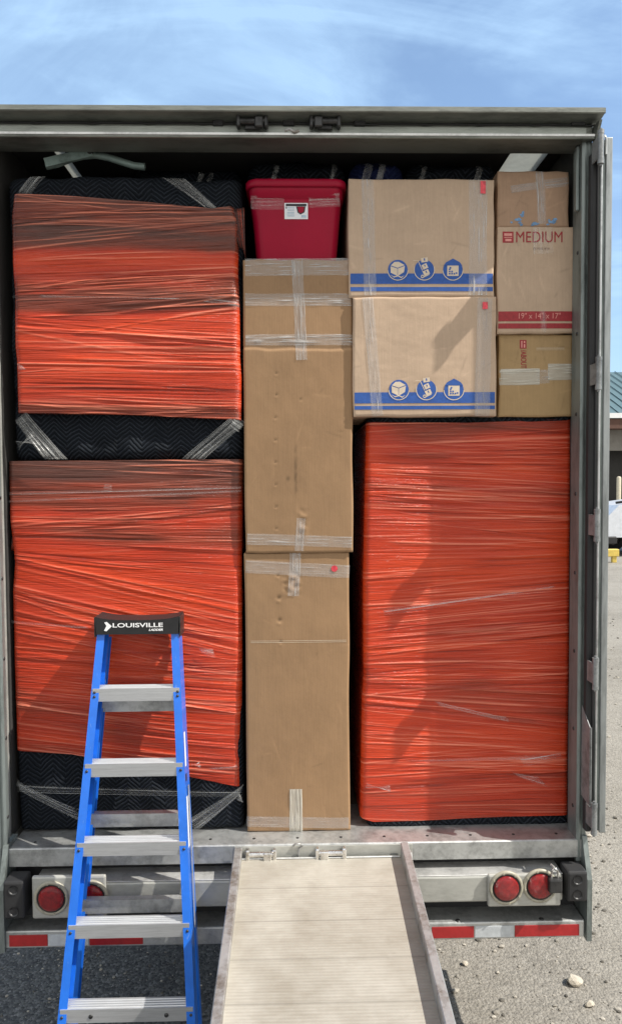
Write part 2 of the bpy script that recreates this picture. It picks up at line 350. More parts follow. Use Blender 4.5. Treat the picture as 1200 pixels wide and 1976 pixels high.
CHROME = metal('plated_steel', (0.72, 0.71, 0.69), 0.22, 0.95, 0.2, (8, 8, 8), (0.3, 0.28, 0.25))
DARKM = metal('dark_latch_steel', (0.06, 0.06, 0.06), 0.4, 0.6, 0.3, (8, 8, 8))
PAINT = metal('grey_white_trailer_paint', (0.44, 0.44, 0.405), 0.42, 0.3, 0.12, (2, 5, 5))
FRAME = metal('grey_post_aluminium', (0.22, 0.25, 0.24), 0.42, 0.45, 0.25, (6, 6, 1.2))
DARKIN = plain('dark_interior_shade', (0.035, 0.034, 0.032), 0.8)  # near-black colour stands in for the shade of interiors
CEIL = plain('pale_ceiling_panel', (0.62, 0.63, 0.61), 0.5, 0, 0.25, 9)
WOODF = plain('dark_deck_wood', (0.10, 0.07, 0.05), 0.8)
RUBBER = plain('black_rubber', (0.018, 0.018, 0.019), 0.65, 0, 0.2, 12)
REDL = plain('red_lens_plastic', (0.34, 0.007, 0.008), 0.16, 0, 0.45, 70, 1.0, None, 0.5)
REDT = plain('red_reflective_tape', (0.36, 0.018, 0.020), 0.35, 0, 0.15, 30)
WHT = plain('white_reflective_tape', (0.50, 0.53, 0.55), 0.35, 0.1, 0.15, 30)
BEZ = plain('cream_light_bezel', (0.34, 0.32, 0.25), 0.4, 0, 0.15, 30)
BLUE = plain('blue_fibreglass', (0.012, 0.14, 0.62), 0.34, 0, 0.14, 10, 0.05, None, 0.15)
_t = BLUE.node_tree; _b = _t.nodes['Principled BSDF']; _c = _b.inputs['Base Color'].links[0].from_socket
_s = ramp(_t, nz_tex(_t, 60, 3, objco(_t, (1, 1, .15)), 0.6), [(0.66, (0, 0, 0)), (0.74, (1, 1, 1))])
_t.links.new(mixc_(_t, mathn(_t, 'MULTIPLY', _s, 0.35), _c, (0.25, 0.38, 0.65)), _b.inputs['Base Color'])
CAPM = plain('black_ladder_plastic', (0.014, 0.014, 0.015), 0.5, 0, 0.2, 30)
INKW = plain('white_ink', (0.85, 0.85, 0.85), 0.5, 0, 0.02, 20, 0)
INKB = plain('blue_ink', (0.020, 0.085, 0.33), 0.65, 0, 0.18, 60, 0)
INKR = plain('red_ink', (0.30, 0.022, 0.028), 0.65, 0, 0.2, 60, 0)
INKP = plain('faded_red_ink', (0.62, 0.26, 0.22), 0.65, 0, 0.15, 60, 0)
INKC = plain('bare_card_print', (0.62, 0.52, 0.40), 0.7, 0, 0.08, 60, 0)
INKG = plain('brown_ink', (0.22, 0.14, 0.10), 0.7, 0, 0.1, 60, 0)
INKK = plain('black_ink', (0.02, 0.02, 0.025), 0.6, 0, 0.1, 60, 0)
PALEB = plain('torn_blue_print', (0.14, 0.27, 0.46), 0.5, 0, 0.4, 60, 0.2)
PINKT = plain('red_tape_flag', (0.62, 0.05, 0.07), 0.4, 0, 0.4, 60, 0.1)
TOTE = plain('red_tote_plastic', (0.31, 0.003, 0.026), 0.38, 0, 0.10, 3, 0.03, 0.2)
PAPER = plain('sticker_paper', (0.74, 0.76, 0.80), 0.5, 0, 0.05, 40, 0)
GREYB = plain('pale_grey_blue_print', (0.40, 0.52, 0.62), 0.5, 0, 0.2, 60, 0)
CARD_G = cardboard('greyish_cardboard', (0.47, 0.345, 0.245))
CARD_T = cardboard('tan_cardboard', (0.290, 0.178, 0.095))
CARD_D = cardboard('brown_cardboard', (0.36, 0.235, 0.155))
CARD_Y = cardboard('yellowish_cardboard', (0.38, 0.255, 0.125))
FILM = orange_film()
CLEAR = film_clear('clear_stretch_film', 0.01, 0.50)
TAPE = film_clear('clear_packing_tape', 0.13, 0.80, (0.62, 0.61, 0.60), 0.16)
TAPEW = film_clear('frosted_packing_tape', 0.45, 0.9, (0.66, 0.64, 0.56), 0.25)
BLANKET = blanket_mat('black_quilted_blanket', (0.004, 0.0055, 0.008), (0.036, 0.043, 0.056))
NAVY = blanket_mat('navy_quilted_blanket', (0.008, 0.012, 0.045), (0.02, 0.03, 0.08))
GREEN = metal('dark_green_painted_steel', (0.22, 0.29, 0.27), 0.4, 0.3, 0.3)
DECK = ramp_deck_mat()
GROUND = gravel_mat()
STONE = plain('pale_stone', (0.46, 0.41, 0.33), 0.9, 0, 0.25, 30, 0.4)

# ------------------------------------------------------------------ setting: ground
def struct(name, V, Fc, mat):
    o = mesh_obj(name, V, Fc, mat); o['kind'] = 'structure'; o['label'] = 'gravel yard under the trailer, darker and greyer to the left'; return o
g = MB(); S = 400
g.add([(-S, -S, 0), (S, -S, 0), (S, S, 0), (-S, S, 0)], [[0, 1, 2, 3]])
struct('ground', g.v, g.f, GROUND)

# ------------------------------------------------------------------ trailer
XI, XO = 1.272, 1.316           # post inner / outer
T = empty('moving_trailer', (0, 0, 0), 'silver moving trailer packed full, its rear end open and right door folded back', 'trailer')
SILL = 1.06
MB().box(-XO+.02, XO-.02, 0.012, 13.5, SILL-.09, SILL-.012).build('floor', WOODF, T)
m = MB()
m.box(-1.30, 1.30, 0.0, 0.40, SILL-.0115, SILL, 0.003)
m.box(-1.30, 1.30, -0.004, 0.010, SILL-.084, SILL-.001, 0.003)
m.build('rear_sill', ALU, T)
sill = [o for o in C.objects if o.name == 'rear_sill'][0]
m = MB()
for xa, xb in ((-.285, .52),): m.box(xa, xb, -0.0075, -0.0042, SILL-.082, SILL-.006, 0.001)
m.build('wear_plate', PAINT, sill)
def keeper(px, py, mat, par, Y=-0.012, sc=1.0, flip=1):
    p = at(px, py, Y); k = MB(); h = .060*sc; r = .013*sc
    k.cyl((p[0]-h, p[1]-.014, p[2]), (p[0]+h, p[1]-.014, p[2]), r, 14)
    for s in (-1, 1):
        k.box(p[0]+s*h-.009*sc, p[0]+s*h+.009*sc, p[1]-.028, p[1]+.012, p[2]-.027*sc, p[2]+.024*sc, 0.005)
    k.box(p[0]-h*.55, p[0]+h*.55, p[1]-.004, p[1]+.012, p[2]-.028*sc, p[2]+.0*sc, 0.003)
    k.box(p[0]+flip*h*.5-.018*sc, p[0]+flip*h*.5+.018*sc, p[1]-.034, p[1]-.006, p[2]-.03*sc, p[2]+.014*sc, 0.004)
    return k.build('latch_keeper', mat, par)
keeper(504, 1646, CHROME, sill); keeper(638, 1643, CHROME, sill, flip=-1)
p = at(575, 1632, -0.012); k = MB()
k.tube([(p[0]-.022, p[1], p[2]), (p[0]-.012, p[1]-.006, p[2]+.012), (p[0]+.008, p[1]-.006, p[2]+.012), (p[0]+.02, p[1], p[2]), (p[0]+.006, p[1]-.004, p[2]-.012), (p[0]+.002, p[1], p[2]-.05)], .004, 8)
k.build('wire_hook', STEEL, sill)
for x in np.linspace(-1.2, 1.2, 13):
    m = MB(); m.cyl((x, 0.055, SILL-.002), (x, 0.055, SILL+.0015), .007, 10); m.build('floor_screw', DARKM, sill)
# walls, roof
for s in (-1, 1):
    dw = 0 if s > 0 else .034
    a, b = sorted((s*(XO+dw-.004), s*(XO+dw-.018)))
    MB().box(a, b, 0.10, 13.5, SILL-.08, 4.29).build('side_wall', PAINT, T)
    a, b = sorted((s*(XO+dw-.0185), s*(XO+dw-.026))); MB().box(a, b, 0.12, 13.4, SILL+.0005, 4.266).build('dark_wall_sheet', DARKIN, T)  # inner dark sheet added to stand in for shade beside the cargo

MB().box(-XO+.02, XO-.02, 13.45, 13.5, SILL-.01, 4.28).build('front_wall', DARKIN, T)
# pale strips of the ceiling lining, left and right
q0, q1 = at_z(960, 332, 4.27), at_z(1030, 332, 4.27); ya = max(float(at_z(1062, 286, 4.27)[1]), .16); s0, s1 = float(q0[0]), float(q1[0])
l0 = float(at_z(114, 300, 4.27)[0])-.01; l1 = float(at_z(126, 300, 4.27)[0])+.012
m = MB(); cuts = [-XO, l0, l1, s0, s1, XO]
m.box(-XO-.034, XO, .1305, ya, 4.268, 4.310)
for a, b in ((-XO-.034, l0), (l1, s0), (s1, XO)): m.box(a, b, ya+.0002, 3.2, 4.268, 4.310)
m.box(-XO-.034, XO, 3.2002, 13.5, 4.268, 4.310)
m.build('roof', DARKIN, T)
SKYL, t_, b_ = new_mat('translucent_roof_panel'); tr = t_.nodes.new('ShaderNodeBsdfTranslucent'); tr.inputs[0].default_value = (.75, .76, .72, 1); ms = t_.nodes.new('ShaderNodeMixShader'); ms.inputs[0].default_value = .45
vv = nz_tex(t_, 9, 5, objco(t_), .7); t_.links.new(ramp(t_, vv, [(.35, (.45, .45, .42)), (.6, (.75, .75, .72))]), b_.inputs['Base Color'])
t_.links.new(b_.outputs[0], ms.inputs[1]); t_.links.new(tr.outputs[0], ms.inputs[2]); t_.links.new(ms.outputs[0], t_.nodes['Material Output'].inputs[0])
for a, b in ((l0, l1), (s0, s1)): MB().box(a+.0005, b-.0005, ya+.001, 3.199, 4.272, 4.276).build('roof_panel', SKYL, T)
# posts
for s in (-1, 1):
    m = MB()
    prof = [(0, 0), (.010, -.006), (.015, -.006), (.017, 0), (.024, 0), (.026, -.004), (.032, -.004), (.034, 0), (.044, 0), (.044, .10), (0, .10)]
    if s < 0: prof = prof[:9] + [(.044, .03), (0, .03)]
    m.extrude(prof, (s*(XI+(0 if s > 0 else .033)), 0, SILL-.10), (s*(XI+(0 if s > 0 else .033)), 0, 4.245), (s, 0, 0), (0, 1, 0))
    po = m.build('corner_post', FRAME, T)
    for z in np.arange(1.2, 4.1, .36):
        m = MB(); m.lathe((s*(XI-.0005 if s > 0 else XI+.0325), 0.04 if s > 0 else 0.015, z), (-s, 0, 0), [(0, .009), (.003, .007), (.004, 0.0001)], 10)
        m.build('rivet', DARKM, po)
# inner header frame at the right upper corner
m = MB(); xr = XI-.002
m.box(xr-.014, xr, .020, .05, 3.90, 4.182, 0.004)
m.build('inner_frame', FRAME, T)
# header with drip cap
HD = MB()
HD.box(-XO-.034, XO, -0.006, 0.12, 4.190, 4.262, 0.003)
HD.box(-XO-.034, XO, -0.034, -0.0055, 4.186, 4.206, 0.006, seg=2)
hd = HD.build('header', ALUH, T)
m = MB()
m.extrude([(-.088, 4.274), (-.084, 4.270), (-.080, 4.274), (-.01, 4.263), (.13, 4.264), (.13, 4.315), (-.06, 4.308), (-.088, 4.293)], (-XO-.056, 0, 0), (XO+.022, 0, 0), (0, 1, 0), (0, 0, 1))
m.build('drip_cap', ALUH, hd)
m = MB(); x = -1.3
while x < 1.3:
    m.tube([(x, -.013, 4.256+rng.uniform(-.001, .001)), (x+.17, -.013, 4.2555), (x+.19, -.015, 4.252), (x+.24, -.013, 4.256)], .0035, 6); x += .24
m.build('header_seal', RUBBER, hd)
keeper(487, 237, DARKM, hd, -.030, 0.98); keeper(627, 237, DARKM, hd, -.030, 0.98, -1)
for pxs in ((411, 431), (546, 568), (683, 705), (1102, 1128)):
    a = at(pxs[0], 236, -.02); b_ = at(pxs[1], 236, -.02)
    MB().box(a[0], b_[0], -.022, -.0065, a[2]-.012, a[2]+.012, 0.003).build('seal_block', RUBBER, hd)
p = at(563, 254, -.036); k = MB()
k.tube([(p[0]-.03, p[1], p[2]+.004), (p[0]-.01, p[1]-.008, p[2]+.008), (p[0]+.012, p[1]-.006, p[2]-.004), (p[0]+.03, p[1], p[2]+.003)], .007, 8)
k.build('wire_hook', STEEL, hd)
MB().box(-XO+.012, XO-.03, -.0095, -.0062, 4.2085, 4.246, .001).build('face_plate', FACE, hd)
MB().box(-XO+.002, XO-.002, -.0375, -.0345, 4.196, 4.207, .001).build('trim_strip', ALUB, hd)
# gusset at the right end of the cap
m = MB(); m.prism([(XO+.001, -.075, 4.25), (XO+.001, .0, 4.25), (XO+.001, .0, 4.14)], (.012, 0, 0)); m.build('cap_gusset', ALUH, hd)
# right door folded back along the side
m = MB(); m.box(1.322, 1.371, -.070, 1.18, 1.13, 4.17, 0.006); d = m.build('door', FRAME, T)
m = MB(); m.box(1.345, 1.3745, -.078, -.0665, 1.125, 4.175, 0.004, seg=2); m.build('edge_trim', DOORM, d)
m = MB(); m.tube([(1.326, -.080, 1.13), (1.326, -.080, 4.13), (1.331, -.080, 4.165), (1.338, -.082, 4.18), (1.343, -.082, 4.165), (1.344, -.080, 4.10)], .005, 8)
m.build('edge_bead', ALU, d)
m = MB(); m.box(1.290, 1.3215, -.060, -.02, 1.12, 4.12, 0.008); m.box(1.3125, 1.3215, -.07, -.0605, 1.12, 4.14, .003); m.build('gasket', RUBBER, d)
for py in (289, 722, 1013, 1297, 1575):
    p = at(1150, py, -.10); z = p[2]; hx = 1.302; hy = -.125
    k = MB(); k.cyl((hx, hy, z-.062), (hx, hy, z+.062), .0125, 16)
    for dz in (-.070, .054): k.cyl((hx, hy, z+dz), (hx, hy, z+dz+.016), .0138, 16)
    k.cyl((hx, hy, z-.078), (hx, hy, z+.078), .006, 10)
    k.prism([(1.290, -.062, z-.045), (1.292, -.122, z-.045), (1.298, -.122, z-.045), (1.296, -.062, z-.045)], (0, 0, .09)); k.prism([(1.305, -.122, z-.062), (1.330, -.078, z-.062), (1.324, -.078, z-.062), (1.300, -.118, z-.062)], (0, 0, .124))
    k.build('hinge', HINGE, d)
z0 = at(1140, 1540, -.05)[2]; z1 = at(1135, 1366, -.05)[2]; z2 = at(1146, 1400, -.08)[2]
m = MB(); m.prism([(1.288, -.012, z0), (1.288, -.105, z0-.01), (1.288, -.105, z2), (1.288, -.012, z1)], (.0035, 0, 0))
m.prism([(1.2920, -.1050, z0-.01), (1.2960, -.1050, z0-.01), (1.2960, -.1050, z2), (1.2920, -.1050, z2)], (0, -.004, 0)); m.build('hold_plate', HINGE, T)
# lower rear: gap beam, light bar, lights, bumper
MB().box(-1.29, 1.29, 0.06, .5, .60, SILL-.10).build('rear_frame', RUBBER, T)
zt = .914+.078
zt = float(at(700, 1695, -.064)[2]); zb = float(at(700, 1745, -.064)[2])
m = MB(); m.box(-1.17, 1.19, -.064, .0595, zb, zt, 0.008, seg=2); lb = m.build('light_bar', PAINT, T)
m = MB(); m.box(-1.17, 1.19, -.060, .058, zt+.0005, zt+.004, .001); m.build('top_plate', ALUB, lb)
def light_box(pxa, pxb, pya, pyb, lamps, nm):
    a = at(pxa, pyb, -.086); b_ = at(pxb, pya, -.086)
    k = MB(); k.box(a[0], b_[0], -.086, -.0645, a[2], b_[2], .008, seg=2); o = k.build('light_box', PAINT, T)
    for (lx, ly) in lamps:
        p = at(lx, ly, -.088)
        l = MB(); l.lathe((p[0], -.0862, p[2]), (0, -1, 0), [(0, .077), (.007, .0755), (.009, .071), (.010, .0645), (.003, .0635)], 36)
        for k_ in range(8):
            t = 2*math.pi*k_/8+.2; l.cyl((p[0]+.068*math.cos(t), -.095, p[2]+.068*math.sin(t)), (p[0]+.068*math.cos(t), -.0995, p[2]+.068*math.sin(t)), .0045, 8)
        l.build('light_bezel', BEZ, o)
        l = MB(); l.lathe((p[0], -.0866, p[2]), (0, -1, 0), [(0, .0632), (.006, .0632), (.009, .060), (.006, .0565), (.003, .0001)], 36); l.build('light_gasket', RUBBER, o)
        l = MB(); l.lathe((p[0], -.090, p[2]), (0, -1, 0), [(0, .0565), (.009, .0545), (.014, .046), (.0175, .025), (.0185, .0001)], 36)
        for ring, nn in ((.0, 1), (.018, 6), (.036, 12)):
            for k_ in range(nn):
                t = 2*math.pi*k_/max(nn, 1); rr_ = .0055
                c_ = (p[0]+ring*math.cos(t), -.1045+ring*ring*1.9, p[2]+ring*math.sin(t)); l.cyl(c_, (c_[0], c_[1]-.004, c_[2]), rr_, 8, .003)
        l.build('tail_light', REDL, o)
    return o
light_box(941, 1082, 1686, 1751, [(976, 1713), (1041, 1709)], 'r')
light_box(63, 204, 1690, 1774, [(100, 1733), (176, 1731)], 'l')
for s in (-1, 1):
    za = float(at(1100, 1740, -.1)[2]); zc = float(at(1100, 1682, -.1)[2])
    if s < 0: za -= .03
    x0, x1 = sorted((s*1.195, s*1.286)); k = MB()
    k.box(x0, x1, -.105, -.006, za, zc, .010, seg=2)
    db = k.build('dock_bumper', RUBBER, T); k = MB()
    for zz in (za+.035, zc-.035):
        k.lathe(((x0+x1)/2, -.1055, zz), (0, 1, 0), [(-.003, .021), (0.0, .016), (.03, .015), (.03, .0001)], 20)
        k.build('bolt_socket', DARKM, db); k = MB()
zs = float(at(700, 1784, -.06)[2]); zl = float(at(700, 1817, -.06)[2])
m = MB(); m.box(-1.30, 1.292, -.06, .14, zl, zs, .006, seg=2); bp = m.build('bumper', ALU, T)
def tape_strip(pxa, pxb, mat, py=1803):
    a = at(pxa, py, -.0635); b_ = at(pxb, py, -.0635)
    zc = (zs+zl)/2-.004
    MB().box(a[0], b_[0], -.0625, -.0604, zc-.026, zc+.026, .0008).build('reflective_strip', mat, bp)
for a_, b_, mt in ((18, 92, REDT), (93, 171, WHT), (173, 276, REDT), (833, 914, REDT), (916, 991, WHT), (993, 1117, REDT)): tape_strip(a_, b_, mt)
for x in (-.9, -.2, .72, 1.1):
    m = MB(); m.lathe((x, -.045, zs), (0, 0, 1), [(0, .012), (.004, .009), (.005, .0001)], 12); m.build('bolt', DARKM, bp)
for s in (-1, 1):
    a, b_ = sorted((s*1.296, s*1.318)); m = MB()
    m.prism([(a, -.012, SILL+.02), (a, -.075, zt-.02), (a, -.075, zl-.01), (a, .10, zl-.01), (a, .10, SILL+.02)], (b_-a, 0, 0)); m.build('side_plate', FRAME, T)
# running gear out of sight under the body
m = MB()
for s in (-1, 1): m.box(s*.5-.05, s*.5+.05, .5, 13, .80, SILL-.10)
for y in (9.6, 11.0): m.box(-1.0, 1.0, y-.06, y+.06, .44, .56)
for s in (-1, 1): m.box(s*.5-.04, s*.5+.04, 9.3, 11.3, .56, .80)
m.build('chassis', RUBBER, T)
for y in (9.6, 11.0):
    for s in (-1, 1):
        k = MB(); k.lathe((s*1.0-.14, y, .5), (1, 0, 0), [(0, .30), (0, .46), (.03, .5), (.25, .5), (.28, .46), (.28, .30)], 28); wh = k.build('wheel', RUBBER, T)
        k = MB(); k.lathe((s*1.0-.13, y, .5), (1, 0, 0), [(0, .0001), (0, .30), (.26, .30), (.26, .0001)], 28); k.build('rim', STEEL, wh)
for s in (-1, 1):
    m = MB(); m.box(s*.8-.05, s*.8+.05, 12.6, 12.7, .04, .98); m.box(s*.8-.13, s*.8+.13, 12.5, 12.8, .0, .04); m.build('landing_leg', STEEL, T)

# padlock hanging on the right light box
p = at(1070, 1695, -.109)
PL = empty('padlock', (p[0], -.109, p[2]-.04), 'black padlock hanging beside the right-hand tail light', 'padlock')
k = MB(); k.box(p[0]-.032, p[0]+.028, -.130, -.096, p[2]-.058, p[2]+.004, .007, seg=2); k.build('lock_body', DARKM, PL)
k = MB(); k.tube([(p[0]-.016, -.112, p[2]), (p[0]-.016, -.112, p[2]+.03)]+[(p[0]-.002-.014*math.cos(t), -.112, p[2]+.03+.016*math.sin(t)) for t in np.linspace(.2, math.pi-.2, 8)]+[(p[0]+.012, -.112, p[2]+.03), (p[0]+.012, -.112, p[2])], .0045, 8)
k.build('shackle', CHROME, PL)
k = MB(); k.tube([(p[0]-.01, -.086, p[2]+.05), (p[0]-.006, -.109, p[2]+.052), (p[0], -.118, p[2]+.043), (p[0]+.008, -.109, p[2]+.036), (p[0]+.006, -.086, p[2]+.03)], .005, 8); k.build('hasp', STEEL, PL)

# ------------------------------------------------------------------ cargo
def rect(px0, px1, py0, py1, Y):
    ym, xm = (py0+py1)/2, (px0+px1)/2
    return float(at(px0, ym, Y)[0]), float(at(px1, ym, Y)[0]), float(at(xm, py1, Y)[2]), float(at(xm, py0, Y)[2])
def carton(name, label, px, Y, depth, mat, cat='box', group='cardboard boxes stacked in the trailer', seed=1, bulge=.005, r=.0055, dents=(), step=None, marks=(), res=.006, crumple=None, edge_wob=.0025, z0=None, z1=None):
    x0, x1, a0, a1 = rect(*px, Y)
    z0 = a0 if z0 is None else z0; z1 = a1 if z1 is None else z1
    nx, nz = max(10, int((x1-x0)/res)), max(10, int((z1-z0)/res))
    u = np.linspace(0, 1, nx); v = np.linspace(0, 1, nz); U, V = np.meshgrid(u, v)
    X = x0+U*(x1-x0); Z = z0+V*(z1-z0)
    wx = noise2(nz, nx, 6, 1, seed+50)*edge_wob; wz = noise2(nz, nx, 1, 6, seed+60)*edge_wob
    Yg = Y - bulge*(np.sin(np.pi*U)*np.sin(np.pi*V))**.7 + noise2(nz, nx, 6, 4, seed)*.0008 + noise2(nz, nx, 30, 14, seed+3)*.0004
    d = np.minimum(np.minimum(X-x0, x1-X), np.minimum(Z-z0, z1-Z)); Yg += rnd_edge(d, r)+.001
    col = np.ones((nz, nx)) + noise2(nz, nx, 12, 8, seed+9)*.03
    de = np.minimum(X-x0, x1-X); col *= 1+.10*np.exp(-(de/.008)**2)      # scuffed pale vertical edges
    if step is not None:                            # outer sleeve starts below this height
        zs_ = float(at(575, step, Y)[2]); wob = noise2(1, nx, 1, 9, seed+5)[0]*.004
        Yg += .0045/(1+np.exp(-(Z-zs_-wob)/.0015)); col *= 1+.22*np.exp(-((Z-zs_-wob)/.005)**2)
        col *= 1-.3*np.exp(-((Z-zs_-wob-.012)/.005)**2)
    for (dpx, dpy, rad, dep) in dents:
        c = at(dpx, dpy, Y); rr = np.hypot((X-c[0])*1.0, Z-c[2]); rad_m = rad/433
        Yg += dep*np.exp(-(rr/rad_m)**2) - dep*.7*np.exp(-(np.hypot(X-c[0], Z-c[2]+rad_m*1.5)/rad_m)**2)
        col *= 1-.55*np.exp(-(rr/(rad_m*.8))**2); col *= 1+.30*np.exp(-(np.hypot(X-c[0], Z-c[2]+rad_m*1.4)/(rad_m*.8))**2)  # hole shade painted into the colour, with a paler lower flap
    if crumple:
        for (ca, cb_, cc, cd_, amp) in crumple:
            A = at(ca, cc, Y); B = at(cb_, cd_, Y)
            wgt = np.exp(-(np.abs(X-(A[0]+B[0])/2)/((B[0]-A[0])/2))**4)*np.exp(-(np.abs(Z-(A[2]+B[2])/2)/((A[2]-B[2])/2))**4)
            Yg -= wgt*amp*(noise2(nz, nx, int((z1-z0)/.014), int((x1-x0)/.022), seed+77)+.2); col *= 1+wgt*.12*noise2(nz, nx, nz//3, nx//3, seed+78)
    for (mpx, mpy, mw, mh, mul) in marks:            # scuffs with a shape of their own
        c = at(mpx, mpy, Y); col *= 1-(1-mul)*np.exp(-((X-c[0])/(mw/433))**2-((Z-c[2])/(mh/433))**2)*(0.6+.4*noise2(nz, nx, nz//3, nx//2, seed+31))
    gs = np.random.default_rng(seed+900)
    for _ in range(14):                              # faint handling scuffs and rubbed creases
        sx_, sz_, an = gs.uniform(x0, x1), gs.uniform(z0, z1), gs.uniform(-.6, .6)+gs.choice([0, math.pi/2]); dx1, dz1 = X-sx_, Z-sz_
        la, lb_ = dx1*math.cos(an)+dz1*math.sin(an), -dx1*math.sin(an)+dz1*math.cos(an); L_, W_ = gs.uniform(.012, .06), gs.uniform(.0016, .005)
        gw = np.exp(-(la/L_)**4-(lb_/W_)**2); col *= 1+gs.choice([-.16, .14])*gw; Yg += gw*gs.uniform(-.0004, .0007)
    e = empty(name, ((x0+x1)/2, Y+depth/2, z0), label, cat, group)
    body = slab('carton', X+wx, Z+wz, Yg, Y+depth, mat, e, np.repeat(np.clip(col, .1, 1.6)[..., None], 3, 2))
    e_s = Surf(X, Z, Yg); e_s.box = (x0, x1, z0, z1); e_s.Yf = Y
    return e, e_s, body
def tape(parent, sf, p0, p1, wpx, mat=TAPE, seed=0, wr=.0016, Y=None, name='tape', soft=1.0, off=.0016):
    """strip of packing tape from photo point p0 to p1, laid on the surface with lengthwise wrinkles"""
    Yp = sf.Yf; a = at(*p0, Yp); b = at(*p1, Yp); t = b-a; ln = np.hypot(t[0], t[2]); t = np.array([t[0], t[2]])/ln; nrm = np.array([-t[1], t[0]]); wd = wpx/433
    n = max(6, int(ln/.008)); k = 23; g = np.random.default_rng(seed+100)
    s = np.linspace(0, ln, n); c = np.linspace(-.5, .5, k)*wd; Sg, Cg = np.meshgrid(s, c, indexing='ij')
    Cg = Cg + noise2(n, k, max(1, n//9), 2, seed+2)*.0012
    H = np.zeros((n, k))
    for j in range(1, k-1): H[:, j] = np.clip(noise2(n, 1, max(2, n//7), 1, seed*31+j)[:, 0]+g.uniform(-.85, .35), 0, 1)**1.2
    X = a[0]+Sg*t[0]+Cg*nrm[0]; Z = a[2]+Sg*t[1]+Cg*nrm[1]
    Yg = sf(X, Z)-off-H*wr
    # both outer ends wrap over the carton edge naturally because the carton surface recedes there
    V = np.stack([X.ravel(), Yg.ravel(), Z.ravel()], 1); idx = np.arange(n*k).reshape(n, k)
    q = np.stack([idx[:-1, :-1], idx[1:, :-1], idx[1:, 1:], idx[:-1, 1:]], -1).reshape(-1, 4)
    col = np.clip(.12+H*.95*soft, 0, 1);  # wrinkle glints painted in as whiter, denser streaks
    return mesh_obj(name, V, q.tolist(), mat, parent, True, np.repeat(col.ravel()[:, None], 3, 1))
def decal(name, poly, sf, mat, parent, eps=.0013, cut=.02):
    """flat printed shape: polygons given as lists of (x,z) world points"""
    bm = bmesh.new()
    for P in poly:
        vs = [bm.verts.new((p[0], 0, p[1])) for p in P]; bm.faces.new(vs)
    bmesh.ops.triangulate(bm, faces=[f for f in bm.faces if len(f.verts) > 4])
    for _ in range(5):
        long = [e for e in bm.edges if e.calc_length() > cut]
        if not long: break
        bmesh.ops.subdivide_edges(bm, edges=long, cuts=1, use_grid_fill=True); bmesh.ops.triangulate(bm, faces=bm.faces[:])
    bm.verts.index_update()
    V = np.array([v.co[:] for v in bm.verts]); V[:, 1] = sf(V[:, 0], V[:, 2])-eps
    fc = [[v.index for v in f.verts] for f in bm.faces]; bm.free()
    return mesh_obj(name, V, fc, mat, parent)
def glyphs(text, wd, ht, font_shear=0.0, bold=0.0):
    cu = bpy.data.curves.new('txt', 'FONT'); cu.body = text; cu.shear = font_shear; cu.offset = bold; cu.resolution_u = 4
    o = bpy.data.objects.new('txt', cu); C.objects.link(o); bpy.context.view_layer.update()
    me = bpy.data.meshes.new_from_object(o.evaluated_get(bpy.context.evaluated_depsgraph_get()))
    V = np.array([v.co[:2] for v in me.vertices]); fc = [list(p.vertices) for p in me.polygons]
    bpy.data.objects.remove(o); bpy.data.curves.remove(cu); bpy.data.meshes.remove(me)
    mn, mxx = V.min(0), V.max(0); V = (V-mn)/(mxx-mn)*np.array([wd, ht]); return V, fc
def lettering(text, x, z, wd, ht, sf, mat, parent, rot=0, eps=.0018, shear=0.0, name='lettering', bold=0.0):
    V, fc = glyphs(text, wd, ht, shear, bold); c, s = math.cos(rot), math.sin(rot)
    X = x+V[:, 0]*c-V[:, 1]*s; Z = z+V[:, 0]*s+V[:, 1]*c
    P = np.stack([X, sf(X, Z)-eps, Z], 1); return mesh_obj(name, P, fc, mat, parent)
def rectp(x0, x1, z0, z1): return [(x0, z0), (x1, z0), (x1, z1), (x0, z1)]
def circp(cx, cz, r, n=28, a0=0, a1=2*math.pi): return [(cx+r*math.cos(a0+(a1-a0)*k/n), cz+r*math.sin(a0+(a1-a0)*k/n)) for k in range(n)]
def ringp(cx, cz, r0, r1, a0=0, a1=2*math.pi, n=30):
    P = []
    for k in range(n):
        t, u = a0+(a1-a0)*k/n, a0+(a1-a0)*(k+1)/n
        P.append([(cx+r0*math.cos(t), cz+r0*math.sin(t)), (cx+r1*math.cos(t), cz+r1*math.sin(t)), (cx+r1*math.cos(u), cz+r1*math.sin(u)), (cx+r0*math.cos(u), cz+r0*math.sin(u))])
    return P
def P2(px, py, Y):
    a = at(px, py, Y); return float(a[0]), float(a[2])

# tall tan boxes of the middle column
zdeck = SILL
e, sf, _ = carton('moving_box', 'tall narrow tan box standing on the trailer floor in the middle column', (474, 674, 1067, 1606), .115, .55, CARD_T, seed=11,
    dents=[(536, 1110, 3, .003), (537, 1153, 4, .004), (538, 1196, 4, .004), (540, 1238, 3, .003)], z0=zdeck+.001, marks=[(620, 1345, 2, 2, 1)], crumple=[(545, 580, 1105, 1150, .0035)])
zjoin = sf.box[3]
tape(e, sf, (474, 1093), (674, 1103), 26, seed=3, soft=.35); tape(e, sf, (570, 1066), (566, 1150), 22, seed=4, wr=.003)
tape(e, sf, (571, 1606), (571, 1522), 26, TAPEW, seed=5, wr=.003, soft=.8); tape(e, sf, (476, 1585), (673, 1588), 22, seed=6, soft=.25)
for (za_, c_) in ((1237, INKG), ):
    x0, z_ = P2(484, za_, .115); x1, _z = P2(668, za_, .115); decal('crease', [rectp(x0, x1, z_-.0008, z_+.0008), rectp(x0, x1, z_-.008, z_-.0065)], sf, INKC, e)
x_, z_ = P2(645, 1097, .115); decal('tape_flag', [circp(x_, z_, .015, 12)], sf, PINKT, e, .004)
